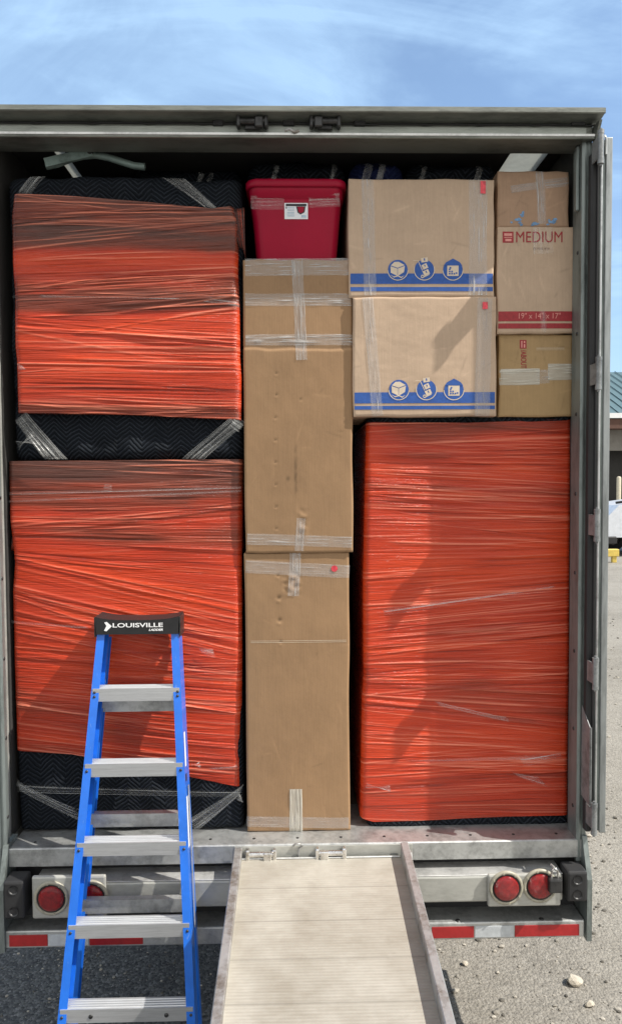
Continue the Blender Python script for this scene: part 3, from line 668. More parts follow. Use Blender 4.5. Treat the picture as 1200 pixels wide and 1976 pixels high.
e, sf, _ = carton('moving_box', 'tall battered tan box with taped top and punched holes, below the red tote', (471, 680, 500, 1063), .105, .55, CARD_T, seed=12, step=674,
    dents=[(532+(y%7-3)*.4, y, 2.6, .0022) for y in (720, 762, 806, 849, 892, 935, 978, 1020)]+[(580, 770, 3, .001)], z0=zjoin+.001,
    marks=[(571, 915, 2.5, 30, .25), (571, 946, 3, 6, .2), (556, 924, 4, 5, .5), (571, 870, 1.6, 30, .55), (590, 864, 9, 1.5, 1.3)], crumple=[(574, 594, 980, 1040, .0035)], edge_wob=.003)
ztall = sf.box[3]
tape(e, sf, (473, 515), (678, 514), 34, seed=21, wr=.003, soft=.8); tape(e, sf, (473, 578), (679, 578), 24, seed=22, wr=.003, soft=.9)
tape(e, sf, (474, 656), (680, 655), 22, seed=23, wr=.003, soft=1.0); tape(e, sf, (573, 501), (582, 695), 22, seed=24, wr=.003, soft=.75)
tape(e, sf, (477, 1040), (679, 1046), 22, seed=25, soft=.6); tape(e, sf, (581, 1000), (577, 1063), 18, seed=26, soft=.5)

# red tote
x0, x1, z0, z1 = rect(474, 669, 345, 500, .12); cx = (x0+x1)/2
TT = empty('storage_tote', (cx, .33, ztall), 'deep red plastic storage tote with lid standing on the tall box', 'storage tote')
def rring(w_, d_, z, rr, cyy, n=10):
    P = []
    for (sx, sy, a) in ((1, -1, -90), (1, 1, 0), (-1, 1, 90), (-1, -1, 180)):
        for k in range(n+1):
            t = R(a+90*k/n); P.append((cx+sx*(w_/2-rr)+rr*math.cos(t), cyy+sy*(d_/2-rr)+rr*math.sin(t), z))
    return P
def loft(rings, cap=True):
    k = MB(); n = len(rings[0]); v = [p for r_ in rings for p in r_]
    f = [[i*n+j, i*n+(j+1) % n, (i+1)*n+(j+1) % n, (i+1)*n+j] for i in range(len(rings)-1) for j in range(n)]
    k.add(v, f, True)
    if cap: k.add(rings[0], [list(range(n))[::-1]]); k.add(rings[-1], [list(range(n))])
    return k
H = z1-ztall; W = x1-x0; cy = .345; zb_ = ztall+.001
loft([rring(W*.80, .38, zb_, .04, cy), rring(W*.805, .385, zb_+.01, .045, cy), rring(W*.90, .44, zb_+H*.74, .05, cy), rring(W*.905, .442, zb_+H*.76, .05, cy), rring(W*.93, .452, zb_+H*.765, .05, cy), rring(W*.945, .456, zb_+H*.90, .05, cy)]).build('tub', TOTE, TT)
loft([rring(W*.95, .455, zb_+H*.895, .055, cy), rring(W*.985, .475, zb_+H*.89, .055, cy), rring(W*1.0, .48, zb_+H*.91, .055, cy), rring(W*1.0, .48, zb_+H*.965, .055, cy), rring(W*.985, .472, zb_+H*.985, .055, cy), rring(W*.95, .45, zb_+H*.99, .05, cy), rring(W*.93, .43, zb_+H*.98, .05, cy)]).build('lid', TOTE, TT)
def tote_y(z): t = np.clip((z-zb_)/(H*.74), 0, 1.05); return cy-(.385+(.44-.385)*t)/2
tsf = lambda x, z: tote_y(np.asarray(z))
a, b_ = P2(549, 421, .12), P2(594, 391, .12)
st = decal('sticker', [rectp(a[0], b_[0], a[1], b_[1])], tsf, PAPER, TT, .002)
w_, h_ = b_[0]-a[0], b_[1]-a[1]
decal('sticker_print', [rectp(a[0]+.06*w_, b_[0]-.06*w_, b_[1]-.20*h_, b_[1]-.06*h_), rectp(a[0]+.06*w_, a[0]+.1*w_, b_[1]-.36*h_, b_[1]-.24*h_), [(a[0]+.5*w_, b_[1]-.22*h_), (a[0]+.56*w_, b_[1]-.6*h_), (a[0]+.68*w_, b_[1]-.72*h_), (a[0]+.86*w_, b_[1]-.58*h_), (a[0]+.9*w_, b_[1]-.22*h_)]], tsf, INKK, st, .003)
decal('sticker_picture', [[(a[0]+.56*w_, b_[1]-.24*h_), (a[0]+.60*w_, b_[1]-.56*h_), (a[0]+.69*w_, b_[1]-.65*h_), (a[0]+.82*w_, b_[1]-.54*h_), (a[0]+.84*w_, b_[1]-.24*h_)]], tsf, TOTE, st, .004)
decal('sticker_fine_print', [rectp(a[0]+.12*w_, a[0]+.42*w_, b_[1]-f_*h_-.05*h_, b_[1]-f_*h_) for f_ in (.28, .42, .56, .66, .78)]+[rectp(a[0]+.72*w_, a[0]+.92*w_, a[1]+.1*h_, a[1]+.24*h_)], tsf, GREYB, st, .003)
class TS: Yf = .122
ts = TS(); TS.__call__ = lambda s, x, z: tote_y(np.asarray(z)) - .001
tape(TT, ts, (484, 390), (548, 391), 26, CLEAR, 31, .004, name='clear_film', soft=.28); tape(TT, ts, (596, 388), (655, 385), 26, CLEAR, 32, .006, name='clear_film', soft=.5)

# large boxes with blue bands
def big_box(label, px, Y, seed, z0, band, tapes, flag, icon_y, icons_x, marks=()):
    e, sf, _ = carton('moving_box', label, px, Y, .50, CARD_G, seed=seed, z0=z0, bulge=.004, marks=marks)
    x0, x1, zz0, zz1 = sf.box
    pr = []
    for (ya, yb) in band:
        za, zb = P2(815, ya, Y)[1], P2(815, yb, Y)[1]; pr.append(rectp(x0+.006, x1-.006, zb, za))
    decal('blue_band', pr, sf, INKB, e)
    r = .0445
    for k, ix in enumerate(icons_x):
        c = P2(ix, icon_y, Y); cx_, cz_ = c
        ic = decal('icon', [circp(cx_, cz_, r)], sf, INKB, e, .0020, .03)
        prt = ringp(cx_, cz_, r, r+.0035, math.pi*(1.02), math.pi*1.98) if k != 1 else ringp(cx_, cz_, r, r+.0035, math.pi*.9, math.pi*2.1)
        def q(pts, s=r): return [(cx_+a_*s, cz_+b_*s) for a_, b_ in pts]
        if k == 0:
            prt += [q([(-.75, .35), (-.72, -.30), (-.05, -.62), (-.05, .12)]), q([(.0, .12), (.0, -.62), (.62, -.25), (.72, .38)]), q([(-.72, .43), (-.02, .19), (.70, .46), (.1, .80), (-.35, .78)]),
                    q([(-.78, -.5), (-.4, -.78), (0, -.66), (.35, -.84), (.68, -.55), (.35, -.72), (0, -.56), (-.4, -.68)])]
        elif k == 1:
            def rq(x_, y_, w_, h_, a_=R(25)): return q([(x_+math.cos(a_)*i-math.sin(a_)*j, y_+math.sin(a_)*i+math.cos(a_)*j) for i, j in ((-w_, -h_), (w_, -h_), (w_, h_), (-w_, h_))])
            prt += [rq(.20, -.28, .30, .25), rq(.05, .32, .27, .26), rq(.0, .98, .34, .22, R(8))]
            prt += [rq(-.28, .10, .035, .85), rq(.18, -.62, .36, .04)] + ringp(cx_-.18*r, cz_-.68*r, .09*r, .18*r, n=10)
            prt += [rectp(cx_-1.15*r, cx_-.55*r, cz_+.88*r, cz_+.93*r)]
        else:
            prt += [q([(-.58, .42), (-.58, -.62), (-.50, -.62), (-.50, .42)]), q([(.58, .42), (.58, -.62), (.50, -.62), (.50, .42)]), q([(-.58, -.62), (.58, -.62), (.58, -.54), (-.58, -.54)]),
                    q([(-.5, .42), (.5, .42), (.5, -.54), (-.5, -.54)])]
        pp = decal('icon_drawing', prt, sf, INKC, ic, .0026, .03)
        if k == 2:
            decal('icon_detail', [q([(a_-.08, b_-.08), (a_+.08, b_-.08), (a_+.08, b_+.08), (a_-.08, b_+.08)]) for a_, b_ in ((-.34, -.4), (-.34, -.18), (-.34, .04), (-.1, -.4), (-.1, -.18), (-.26, .2), (.14, -.4), (.36, -.34))]
                  + [[(cx_-.95*r, cz_+.42*r), (cx_+.95*r, cz_+.42*r), (cx_+.7*r, cz_+.75*r), (cx_, cz_+1.12*r), (cx_-.7*r, cz_+.75*r)]], sf, INKB, ic, .0032, .03)
        if k == 1: decal('icon_detail', [rq(.20, -.22, .05, .12), rq(.05, .40, .05, .10), rq(.0, 1.02, .06, .12, R(8)), rq(.06, .03, .30, .025)], sf, INKB, ic, .0032, .03)
    for (pa, pb, wpx, sd, soft) in tapes: tape(e, sf, pa, pb, wpx, seed=sd, wr=.003, soft=soft)
    fx = P2(flag[0], flag[1], Y); decal('tape_flag', [rectp(fx[0]-.012, fx[0]+.012, fx[1]-flag[2], fx[1]+flag[2])], sf, PINKT, e, .005)
    return e, sf
# right bundle first: the boxes stand on it
def film_wrap(parent, Y, xl, xr, top, bot, slope, tone_bands, seed, nwr=150, amp=.0016, r=.03, depth=.5, res=460, bulge=.0, base=.66):
    """orange film shell; xl,xr: pixel x of both edges, top/bot: functions of pixel x -> pixel y; slope(v): lengthwise tilt of the wrinkles"""
    nz, nx = res, 120; g = np.random.default_rng(seed)
    U, V = np.meshgrid(np.linspace(0, 1, nx), np.linspace(0, 1, nz))
    PXl = np.interp(V, *zip(*xl)); PXr = np.interp(V, *zip(*xr)); PX = PXl+U*(PXr-PXl)
    PT = np.interp(PX, *zip(*top)); PB = np.interp(PX, *zip(*bot)); PY = PB+V*(PT-PB)
    W_ = at(PX, PY, Y); X, Z = W_[..., 0], W_[..., 2]
    zc0, zc1 = Z.min(), Z.max(); Hh = zc1-zc0; Wd = X.max()-X.min()
    D = np.zeros_like(X)
    sv, sl_ = zip(*slope)
    xs = X[0]-X.min()
    tone_lines = np.zeros_like(X); cre = np.full_like(X, .5)
    fans = [(g.integers(0, 2), g.uniform(0, 1), g.normal(0, .05)) for _ in range(16)]
    for k in range(nwr):
        v0 = g.uniform(-.15, 1.15); sp_ = np.interp(v0, sv, sl_)+g.normal(0, .012); fan = None
        if g.uniform() < .45:
            fan = fans[g.integers(0, 16)]; sp_ = np.interp(fan[1], sv, sl_)+fan[2]+g.uniform(-.075, .075); v0 = fan[1]+(sp_*Wd/Hh)*(.5 if fan[0] == 0 else -.5)+g.normal(0, .012)
        zl = zc0+v0*Hh; curve = g.normal(0, .006)
        zline = zl + sp_*(U*Wd-.5*Wd) + curve*np.sin(np.pi*U)
        wd = g.choice([.0022, .0036, .006, .011], p=[.6, .27, .09, .04])*g.uniform(.8, 1.2); a = amp*g.uniform(.4, 1.25)*np.clip(wd/.0036, .75, 1.7)
        u0, ul = g.uniform(-.3, .7), g.uniform(.3, 1.2); env = np.clip(np.minimum((U-u0)/.12, (u0+ul-U)/.12), 0, 1); env = env*env*(3-2*env)
        if fan is not None: env = env*(np.clip(1.15-U, .1, 1) if fan[0] == 0 else np.clip(.15+U, .1, 1))
        prof = np.exp(-((Z-zline)/wd)**2); sg = 1 if g.uniform() < .72 else -.8
        D += sg*a*env*prof
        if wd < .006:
            cr = g.uniform(.05, .38)*g.choice([1, .8, .3]); cre += cr*env*prof*(1 if sg > 0 else -1)  # pale creases: doubled film, with wrinkle highlights painted in
            cre -= .30*cr*env*np.exp(-((Z-zline+wd*1.9)/wd)**2)  # shade below each wrinkle painted into the colour
        if wd > .006: tone_lines += g.uniform(-.16, .2)*env*np.exp(-((Z-zline)/(wd*1.8))**2)
    dx_ = np.minimum(X-X.min(axis=1, keepdims=True), X.max(axis=1, keepdims=True)-X)
    fade = np.clip(dx_/.02, .25, 1)
    Yg = Y - D*fade + noise2(nz, nx, 5, 4, seed+1)*.006 + noise2(nz, nx, 24, 8, seed+2)*.0012
    Yg += rnd_edge(dx_, r) - bulge*(np.sin(np.pi*U)*np.sin(np.pi*np.clip(V, 0, 1)))**.6
    film_tone = np.full_like(X, base)
    for (va, vb, sll, val) in tone_bands:                # film colour in bands: va..vb at mid width, tilt, brown-to-orange value
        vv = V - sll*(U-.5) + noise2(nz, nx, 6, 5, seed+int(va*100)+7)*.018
        wgt = 1/(1+np.exp(-(vv-va)/.013))/(1+np.exp((vv-vb)/.013)); film_tone = film_tone*(1-wgt)+val*wgt
    film_tone += noise2(nz, nx, 60, 3, seed+5)*.06 + noise2(nz, nx, 9, 4, seed+6)*.08 + tone_lines
    film_tone = np.where(dx_ < .012, film_tone+.12, film_tone)
    o = slab('orange_film', X, Z, Yg, Y+depth, FILM, parent, np.stack([np.clip(film_tone, 0, 1), np.clip(cre, 0, 1), np.zeros_like(film_tone)], 2))
    return o, (X, Z, Yg)
def blanket_core(parent, Y, px, seed, r=.05, depth=.55, z0=None, bul=.012, mat=BLANKET, rz=None, wobx=.004, lip=0.0):
    x0, x1, a0, a1 = rect(*px, Y); z0 = a0 if z0 is None else z0; z1 = a1
    nx, nz = 110, 150; U, V = np.meshgrid(np.linspace(0, 1, nx), np.linspace(0, 1, nz))
    X = x0+U*(x1-x0); Z = z0+V*(z1-z0); rz = rz or .03
    dxx = np.minimum(X-x0, x1-X); dzz = np.minimum(Z-z0, z1-Z)
    Yg = Y + rnd_edge(dxx, r)+rnd_edge(dzz, rz) + noise2(nz, nx, 9, 7, seed)*bul*.45 + noise2(nz, nx, 22, 14, seed+1)*bul*.22 - lip*(np.exp(-((Z-z0)/.028)**2)+np.exp(-((z1-Z)/.02)**2))
    X = X + noise2(nz, nx, 8, 2, seed+3)*wobx; Z = Z + np.where(V > .5, 1, .0)*noise2(nz, nx, 2, 9, seed+4)*wobx
    slab('moving_blanket', X, Z, Yg, Y+depth, mat, parent); return x0, x1, z0, z1
def straps(parent, Y, groups, seed, mat=None, name='clear_film'):
    """fans of tightly pulled clear film: each group = (pixel start range, pixel end range, count, width_m)"""
    g = np.random.default_rng(seed)
    for (s0, s1, e0, e1, cnt, wd) in groups:
        nc = cnt*6+1; m_ = 14; V = []; col = []; Fc = []
        tone = np.clip(g.normal(.12, .22, nc), 0, 1)**1.1; peaks = g.choice(nc, cnt, replace=False); tone[peaks] = g.uniform(.5, 1, cnt); tone[0] = tone[-1] = 0
        A0, A1, B0, B1 = (at(*p, Y-.004) for p in (s0, s1, e0, e1)); wdir = (A1-A0)
        if np.linalg.norm(A1-A0) < wd*cnt*.5: c_ = (A0+A1)/2; d_ = (B0+B1)/2-c_; n_ = np.array([-d_[2], 0, d_[0]])/np.hypot(d_[0], d_[2]); A0, A1 = c_-n_*wd*cnt*.28, c_+n_*wd*cnt*.28
        if np.linalg.norm(B1-B0) < wd*cnt*.5: c_ = (B0+B1)/2; d_ = c_-(A0+A1)/2; n_ = np.array([-d_[2], 0, d_[0]])/np.hypot(d_[0], d_[2]); B0, B1 = c_-n_*wd*cnt*.28, c_+n_*wd*cnt*.28
        lift = g.uniform(0, .003, nc); warp = g.normal(0, .04, nc)
        for i in range(m_+1):
            f = i/m_
            for j in range(nc):
                t = j/(nc-1); t2 = np.clip(t+warp[j], 0, 1) if 0 < j < nc-1 else t
                a = A0+(A1-A0)*t; b = B0+(B1-B0)*(t*(1-f)+t2*f); q = a+(b-a)*f; q = q.copy(); q[1] -= lift[j]*math.sin(math.pi*f) + (.0015 if j % 2 else 0) - .014*abs(2*f-1)**7
                V.append(q); col.append(tone[j]*(.45+.55*abs(math.sin(2.5*f+tone[j]*9)))*min(1, 8*f+.3, 8*(1-f)+.3))
        Fc = [[i*nc+j, (i+1)*nc+j, (i+1)*nc+j+1, i*nc+j+1] for i in range(m_) for j in range(nc-1)]
        mesh_obj(name, V, Fc, mat or CLEAR, parent, True, np.repeat(np.array(col)[:, None], 3, 1))

YB = .150
x0, x1, _, _ = rect(686, 1103, 808, 1600, YB)
E = empty('wrapped_furniture', ((x0+x1)/2, .45, SILL), 'tall orange-filmed bundle at the right, under the stacked moving boxes', 'wrapped furniture', 'furniture wrapped in blankets and orange film')
bx = blanket_core(E, YB+.015, (708, 1100, 806, 1602), 41, depth=.7, z0=SILL+.001, r=.035, bul=.008, lip=.022, rz=.010)
zrb = bx[3]
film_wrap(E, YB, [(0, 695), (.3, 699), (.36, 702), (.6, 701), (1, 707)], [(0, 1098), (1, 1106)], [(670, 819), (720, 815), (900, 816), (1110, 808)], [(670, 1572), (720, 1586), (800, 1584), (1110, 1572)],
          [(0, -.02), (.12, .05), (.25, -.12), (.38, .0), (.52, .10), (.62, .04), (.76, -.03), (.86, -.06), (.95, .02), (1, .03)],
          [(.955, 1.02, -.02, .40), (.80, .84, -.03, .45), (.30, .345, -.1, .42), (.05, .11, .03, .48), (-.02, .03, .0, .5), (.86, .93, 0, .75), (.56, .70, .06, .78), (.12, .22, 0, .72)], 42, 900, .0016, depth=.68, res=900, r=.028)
straps(E, YB-.003, [((1090, 1125), (1095, 1135), (720, 1178), (725, 1190), 3, .008), ((835, 1352), (845, 1362), (980, 1385), (990, 1395), 3, .008), ((1060, 1455), (1075, 1465), (760, 1468), (780, 1470), 3, .005),
                     ((700, 1512), (705, 1520), (755, 1515), (758, 1530), 5, .012), ((985, 1490), (1000, 1500), (1040, 1500), (1060, 1520), 6, .012), ((1000, 1465), (1010, 1480), (1085, 1452), (1090, 1460), 4, .006)], 43)

e, sfl = big_box('large box with blue bands standing on the orange bundle, below another just like it', (681, 957, 573, 804), .088, 51, zrb+.001, ((757, 778), (783, 790)),
    [((709, 574), (728, 803), 22, 61, .45), ((935, 574), (929, 803), 30, 62, .4)], (935, 590, .016), 752, (769, 822, 875))
zl2 = sfl.box[3]
e, sfu = big_box('large box with blue bands on top of its twin, right of the red tote', (673, 953, 345, 571), .094, 52, zl2+.001, ((528, 548), (554, 562)),
    [((709, 346), (714, 570), 24, 63, .6), ((922, 346), (921, 570), 36, 64, .85)], (931, 362, .028), 521, (767, 818, 873))
zu2 = sfu.box[3]
e, sf, _ = carton('moving_box', 'yellowish box with sideways red print and tape, bottom of the right stack', (963, 1105, 645, 803), .128, .5, CARD_Y, seed=53, z0=zrb+.001, bulge=.003)
zr1 = sf.box[3]
tape(e, sf, (963, 728), (1040, 727), 32, TAPEW, 71, .003, soft=.8); tape(e, sf, (1056, 718), (1104, 718), 32, TAPEW, 72, .004, soft=1); tape(e, sf, (1036, 728), (1058, 726), 28, TAPE, 73, soft=.3)
xa, za = P2(1002, 656, .128); decal('logo_panel', [rectp(xa, xa+.031, za-.04, za)], sf, INKR, e)
decal('logo_lines', [rectp(xa+.006, xa+.012, za-.036, za-.005), rectp(xa+.018, xa+.025, za-.036, za-.02), rectp(xa+.018, xa+.025, za-.015, za-.005)], sf, INKP, e, .0022)
lettering('/ABOUT', xa+.005, za-.046, .085, .026, sf, INKR, e, rot=-math.pi/2, bold=.01)
x0, z_ = P2(1034, 672, .128); x1, _ = P2(1088, 672, .128); decal('crease', [rectp(x0, x1, z_-.001, z_+.001), rectp(x0, x1, z_-.008, z_-.0068)], sf, INKC, e)
e, sf, _ = carton('moving_box', 'beige box printed MEDIUM in red with two red bands, in the right stack', (959, 1121, 437, 643), .105, .5, CARD_G, seed=54, z0=zr1+.001, bulge=.004)
zr2 = sf.box[3]; x0b, x1b = sf.box[0], sf.box[1]
decal('red_band', [rectp(x0b+.005, x1b-.004, P2(1040, yb, .105)[1], P2(1040, ya, .105)[1]) for ya, yb in ((601, 620), (624, 634))], sf, INKR, e)
xa, za = P2(969, 447, .105); decal('logo_panel', [rectp(xa, xa+.050, za-.050, za)], sf, INKR, e)
decal('logo_lines', [rectp(xa+.007, xa+.043, za-.020, za-.008), rectp(xa+.007, xa+.043, za-.028, za-.0245), rectp(xa+.012, xa+.040, za-.044, za-.033)], sf, INKP, e, .0022)
xa, za = P2(995, 468, .105); xb, _ = P2(1084, 468, .105); lettering('MEDIUM', xa, za, xb-xa, .049, sf, INKR, e)
xa, za = P2(1028, 482, .105); lettering('MOVING BOX', xa, za, .075, .009, sf, INKG, e)
xa, za = P2(1000, 615, .105); xb, _ = P2(1080, 615, .105); lettering('19" x 14" x 17"', xa, za, xb-xa, .026, sf, INKP, e)
tape(e, sf, (1046, 438), (1048, 490), 40, CLEAR, 74, .005, name='tape', soft=.4); tape(e, sf, (1046, 600), (1049, 642), 12, CLEAR, 75, .003, name='tape', soft=.5)
e, sf, _ = carton('moving_box', 'small brown box with torn blue print on top of the box marked MEDIUM', (960, 1097, 330, 436), .120, .42, CARD_D, seed=55, z0=zr2+.001, bulge=.003)
tape(e, sf, (1040, 330), (1045, 432), 17, seed=76, wr=.004, soft=1); tape(e, sf, (1050, 356), (1096, 350), 18, seed=77, wr=.004, soft=1); tape(e, sf, (985, 366), (1036, 358), 14, seed=78, wr=.003, soft=.6)
for (cx_, cy_, n_, sx, sy) in ((1000, 426, 9, 9, 7), (1006, 414, 5, 4, 4), (1028, 432, 6, 7, 4), (1066, 427, 8, 11, 6)):
    g = np.random.default_rng(int(cx_)); P = []
    for k in range(n_):
        q = P2(cx_+g.normal(0, sx*.6), cy_+g.normal(0, sy*.5), .12); rr = g.uniform(.005, .012)
        P.append([(q[0]+rr*g.uniform(.5, 1.3)*math.cos(t), q[1]+rr*g.uniform(.4, 1.0)*math.sin(t)) for t in np.linspace(0, 2*math.pi, 8)[:-1]])
    decal('torn_print', P, sf, PALEB, e, .0015, .03)

# lower left bundle
YL = .135
x0, x1, _, _ = rect(14, 468, 888, 1603, YL)
E = empty('wrapped_furniture', ((x0+x1)/2, .45, SILL), 'large orange-filmed bundle behind the blue ladder, standing on the trailer floor', 'wrapped furniture', 'furniture wrapped in blankets and orange film')
bx = blanket_core(E, YL+.012, (29, 468, 890, 1603), 81, depth=.7, z0=SILL+.001, r=.03, bul=.02)
zlb = bx[3]
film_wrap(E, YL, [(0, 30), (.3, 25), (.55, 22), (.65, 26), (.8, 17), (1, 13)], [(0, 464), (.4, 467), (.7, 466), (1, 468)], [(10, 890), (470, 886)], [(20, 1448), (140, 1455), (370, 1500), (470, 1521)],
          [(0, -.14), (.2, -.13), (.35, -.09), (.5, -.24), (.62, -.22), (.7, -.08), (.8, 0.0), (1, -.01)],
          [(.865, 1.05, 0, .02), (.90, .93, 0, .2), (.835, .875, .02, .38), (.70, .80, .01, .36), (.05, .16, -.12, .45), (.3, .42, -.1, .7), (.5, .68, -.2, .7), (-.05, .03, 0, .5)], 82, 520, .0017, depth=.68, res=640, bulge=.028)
straps(E, YL-.030, [((30, 1505), (35, 1525), (140, 1560), (165, 1590), 9, .010), ((30, 1512), (30, 1516), (180, 1572), (190, 1578), 3, .012), ((470, 1515), (462, 1535), (350, 1590), (380, 1604), 12, .007), ((460, 1530), (466, 1540), (455, 1545), (470, 1550), 4, .01),
                    ((15, 966), (15, 970), (465, 945), (465, 950), 3, .006), ((16, 950), (16, 956), (465, 938), (465, 943), 2, .008), ((198, 935), (200, 946), (215, 936), (216, 948), 5, .012), ((20, 1198), (20, 1202), (185, 1210), (187, 1214), 2, .006),
                    ((380, 1250), (390, 1262), (410, 1252), (415, 1270), 4, .010), ((366, 1472), (370, 1478), (384, 1470), (388, 1484), 4, .009), ((400, 1482), (405, 1486), (455, 1478), (460, 1482), 3, .006)], 83)
straps(E, YL+.012, [((18, 960), (24, 965), (30, 1010), (34, 1010), 3, .010), ((30, 1010), (34, 1010), (22, 1062), (26, 1066), 3, .010)], 84, FILM, 'orange_film_fold')
# grey band of film on the exposed blanket
straps(E, YL-.004, [((32, 1512), (32, 1530), (466, 1528), (466, 1538), 3, .012)], 85)

# upper left bundle, standing on the lower one
YU = .092
x0, x1, _, _ = rect(18, 468, 335, 886, YU)
E = empty('wrapped_furniture', ((x0+x1)/2, .4, zlb), 'upper orange-filmed bundle with black quilted blanket showing above and below, on the left', 'wrapped furniture', 'furniture wrapped in blankets and orange film')
bx = blanket_core(E, YU+.036, (18, 468, 337, 887), 91, depth=.6, z0=zlb+.001, r=.06, bul=.034, rz=.055, wobx=.007)
zul = bx[3]
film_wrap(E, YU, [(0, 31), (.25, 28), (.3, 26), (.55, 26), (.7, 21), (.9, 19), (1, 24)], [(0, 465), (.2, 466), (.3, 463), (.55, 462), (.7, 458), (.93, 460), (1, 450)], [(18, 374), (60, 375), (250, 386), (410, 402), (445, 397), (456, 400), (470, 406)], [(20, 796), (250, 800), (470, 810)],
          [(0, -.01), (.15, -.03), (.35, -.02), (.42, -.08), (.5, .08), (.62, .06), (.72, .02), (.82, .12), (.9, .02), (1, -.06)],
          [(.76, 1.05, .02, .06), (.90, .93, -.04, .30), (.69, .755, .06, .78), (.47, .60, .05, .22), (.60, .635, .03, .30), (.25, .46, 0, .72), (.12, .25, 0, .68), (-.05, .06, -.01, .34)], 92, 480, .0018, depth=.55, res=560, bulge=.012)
straps(E, YU-.004, [((34, 372), (60, 376), (60, 338), (90, 338), 10, .009), ((308, 340), (355, 342), (395, 400), (420, 402), 12, .007), ((32, 802), (44, 802), (85, 886), (130, 886), 16, .007), ((470, 808), (452, 812), (350, 885), (395, 886), 12, .010),
                    ((465, 820), (468, 830), (440, 812), (455, 812), 5, .02), ((30, 850), (34, 870), (60, 830), (80, 860), 8, .012), ((24, 568), (24, 573), (460, 576), (462, 582), 4, .007), ((372, 570), (378, 580), (460, 582), (462, 592), 4, .010),
                    ((140, 665), (145, 668), (262, 688), (268, 690), 2, .004), ((32, 700), (36, 715), (42, 705), (50, 712), 4, .006)], 93)
straps(E, YU+.02, [((448, 398), (462, 404), (466, 470), (474, 500), 10, .014), ((430, 398), (452, 398), (455, 470), (468, 480), 7, .01)], 94, FILM, 'orange_film_fold')

# rolled blankets along the top
def roll(pxa, pxb, z, Y, rad, label, mat, seed):
    a, b = at(pxa, 330, Y)[0], at(pxb, 330, Y)[0]; g = np.random.default_rng(seed); n, k = 40, 22
    e = empty('rolled_blanket', ((a+b)/2, Y, z), label, 'blanket', 'blankets tucked under the trailer roof')
    V = []
    for i in range(n+1):
        f = i/n; x = a+(b-a)*f; endr = min(1, (min(f, 1-f)*(b-a)/(rad*.6)))**.5
        for j in range(k):
            t = 2*math.pi*j/k; rr = rad*(.25+.75*endr)*(1+.10*math.sin(5*t+6*f+seed)+g.uniform(-.03, .03)); V.append((x, Y+rr*1.25*math.cos(t), z+rad*.98+rr*.98*math.sin(t)))
    zmin = min(v[2] for v in V); V = [(v[0], v[1], v[2]-zmin+z) for v in V]
    Fc = [[i*k+j, i*k+(j+1) % k, (i+1)*k+(j+1) % k, (i+1)*k+j] for i in range(n) for j in range(k)]+[list(range(k)), list(range(n*k, (n+1)*k))[::-1]]
    mesh_obj('blanket', V, Fc, mat, e, True)
    for cpos in g.uniform(.1, .9, 2):
        V = []; col = []; Fc = []; base = len(V); wd = g.uniform(.02, .04); xx = a+(b-a)*cpos
        for j in range(13):
            t = math.pi*(.45+j/12*1.1)
            for o_ in (-1, 0, 1): V.append((xx+o_*wd/2+.01*math.sin(t*3), Y+rad*1.42*math.cos(t), z+rad*1.0+rad*1.13*math.sin(t))); col.append(g.uniform(0, .55))
        Fc += [[base+j*3+o_, base+j*3+o_+1, base+(j+1)*3+o_+1, base+(j+1)*3+o_] for j in range(12) for o_ in range(2)]
        mesh_obj('clear_film', V, Fc, CLEAR, e, True, np.repeat(np.array(col)[:, None], 3, 1))
    return e
ztt = zb_+H*.995
roll(478, 665, ztt, .36, .075, 'black blanket roll bound with clear tape on the lid of the red tote', BLANKET, 1)
roll(671, 775, zu2+.001, .33, .074, 'navy blue blanket roll on the upper blue-banded box', NAVY, 2)
roll(780, 952, zu2+.001, .33, .070, 'black blanket roll on the upper blue-banded box, right of the navy one', BLANKET, 3)
roll(260, 468, zul+.001, .42, .060, 'black blanket roll lying on the upper left bundle beside the metal frame', BLANKET, 4)

# green metal frame on top of the left bundle
p0 = at(90, 318, .22); zf = zul+.002
E = empty('metal_frame', (p0[0]+.15, .25, zul), 'dark green curved metal frame lying on top of the upper left bundle', 'metal frame')
a = at(88, 319, .13); b_ = at(178, 293, .128)
pts = []
k = MB(); d_ = Vector(b_)-Vector(a); d_.normalize(); up = Vector((0, 1, 0)).cross(d_).normalized()
k.extrude([(-.020, -.006), (.020, -.006), (.020, .006), (-.020, .006)], Vector(a)+Vector((0, 0, .01)), b_, -up, (0, 1, 0))
fb = k.build('flat_bar', GREEN, E)
k = MB(); k.cyl((b_[0]-.008, .119, b_[2]), (b_[0]-.008, .137, b_[2]), .013, 14); k.build('bar_eye', DARKM, fb)
k = MB(); pp = [at(x_, y_, .165) for x_, y_ in ((90, 321), (110, 317), (135, 307), (160, 301), (185, 299), (210, 304), (235, 312), (260, 320), (280, 322))]
k.tube([(q[0], q[1], max(q[2], zul+.016)) for q in pp], .016, 12); k.build('curved_tube', GREEN, E)

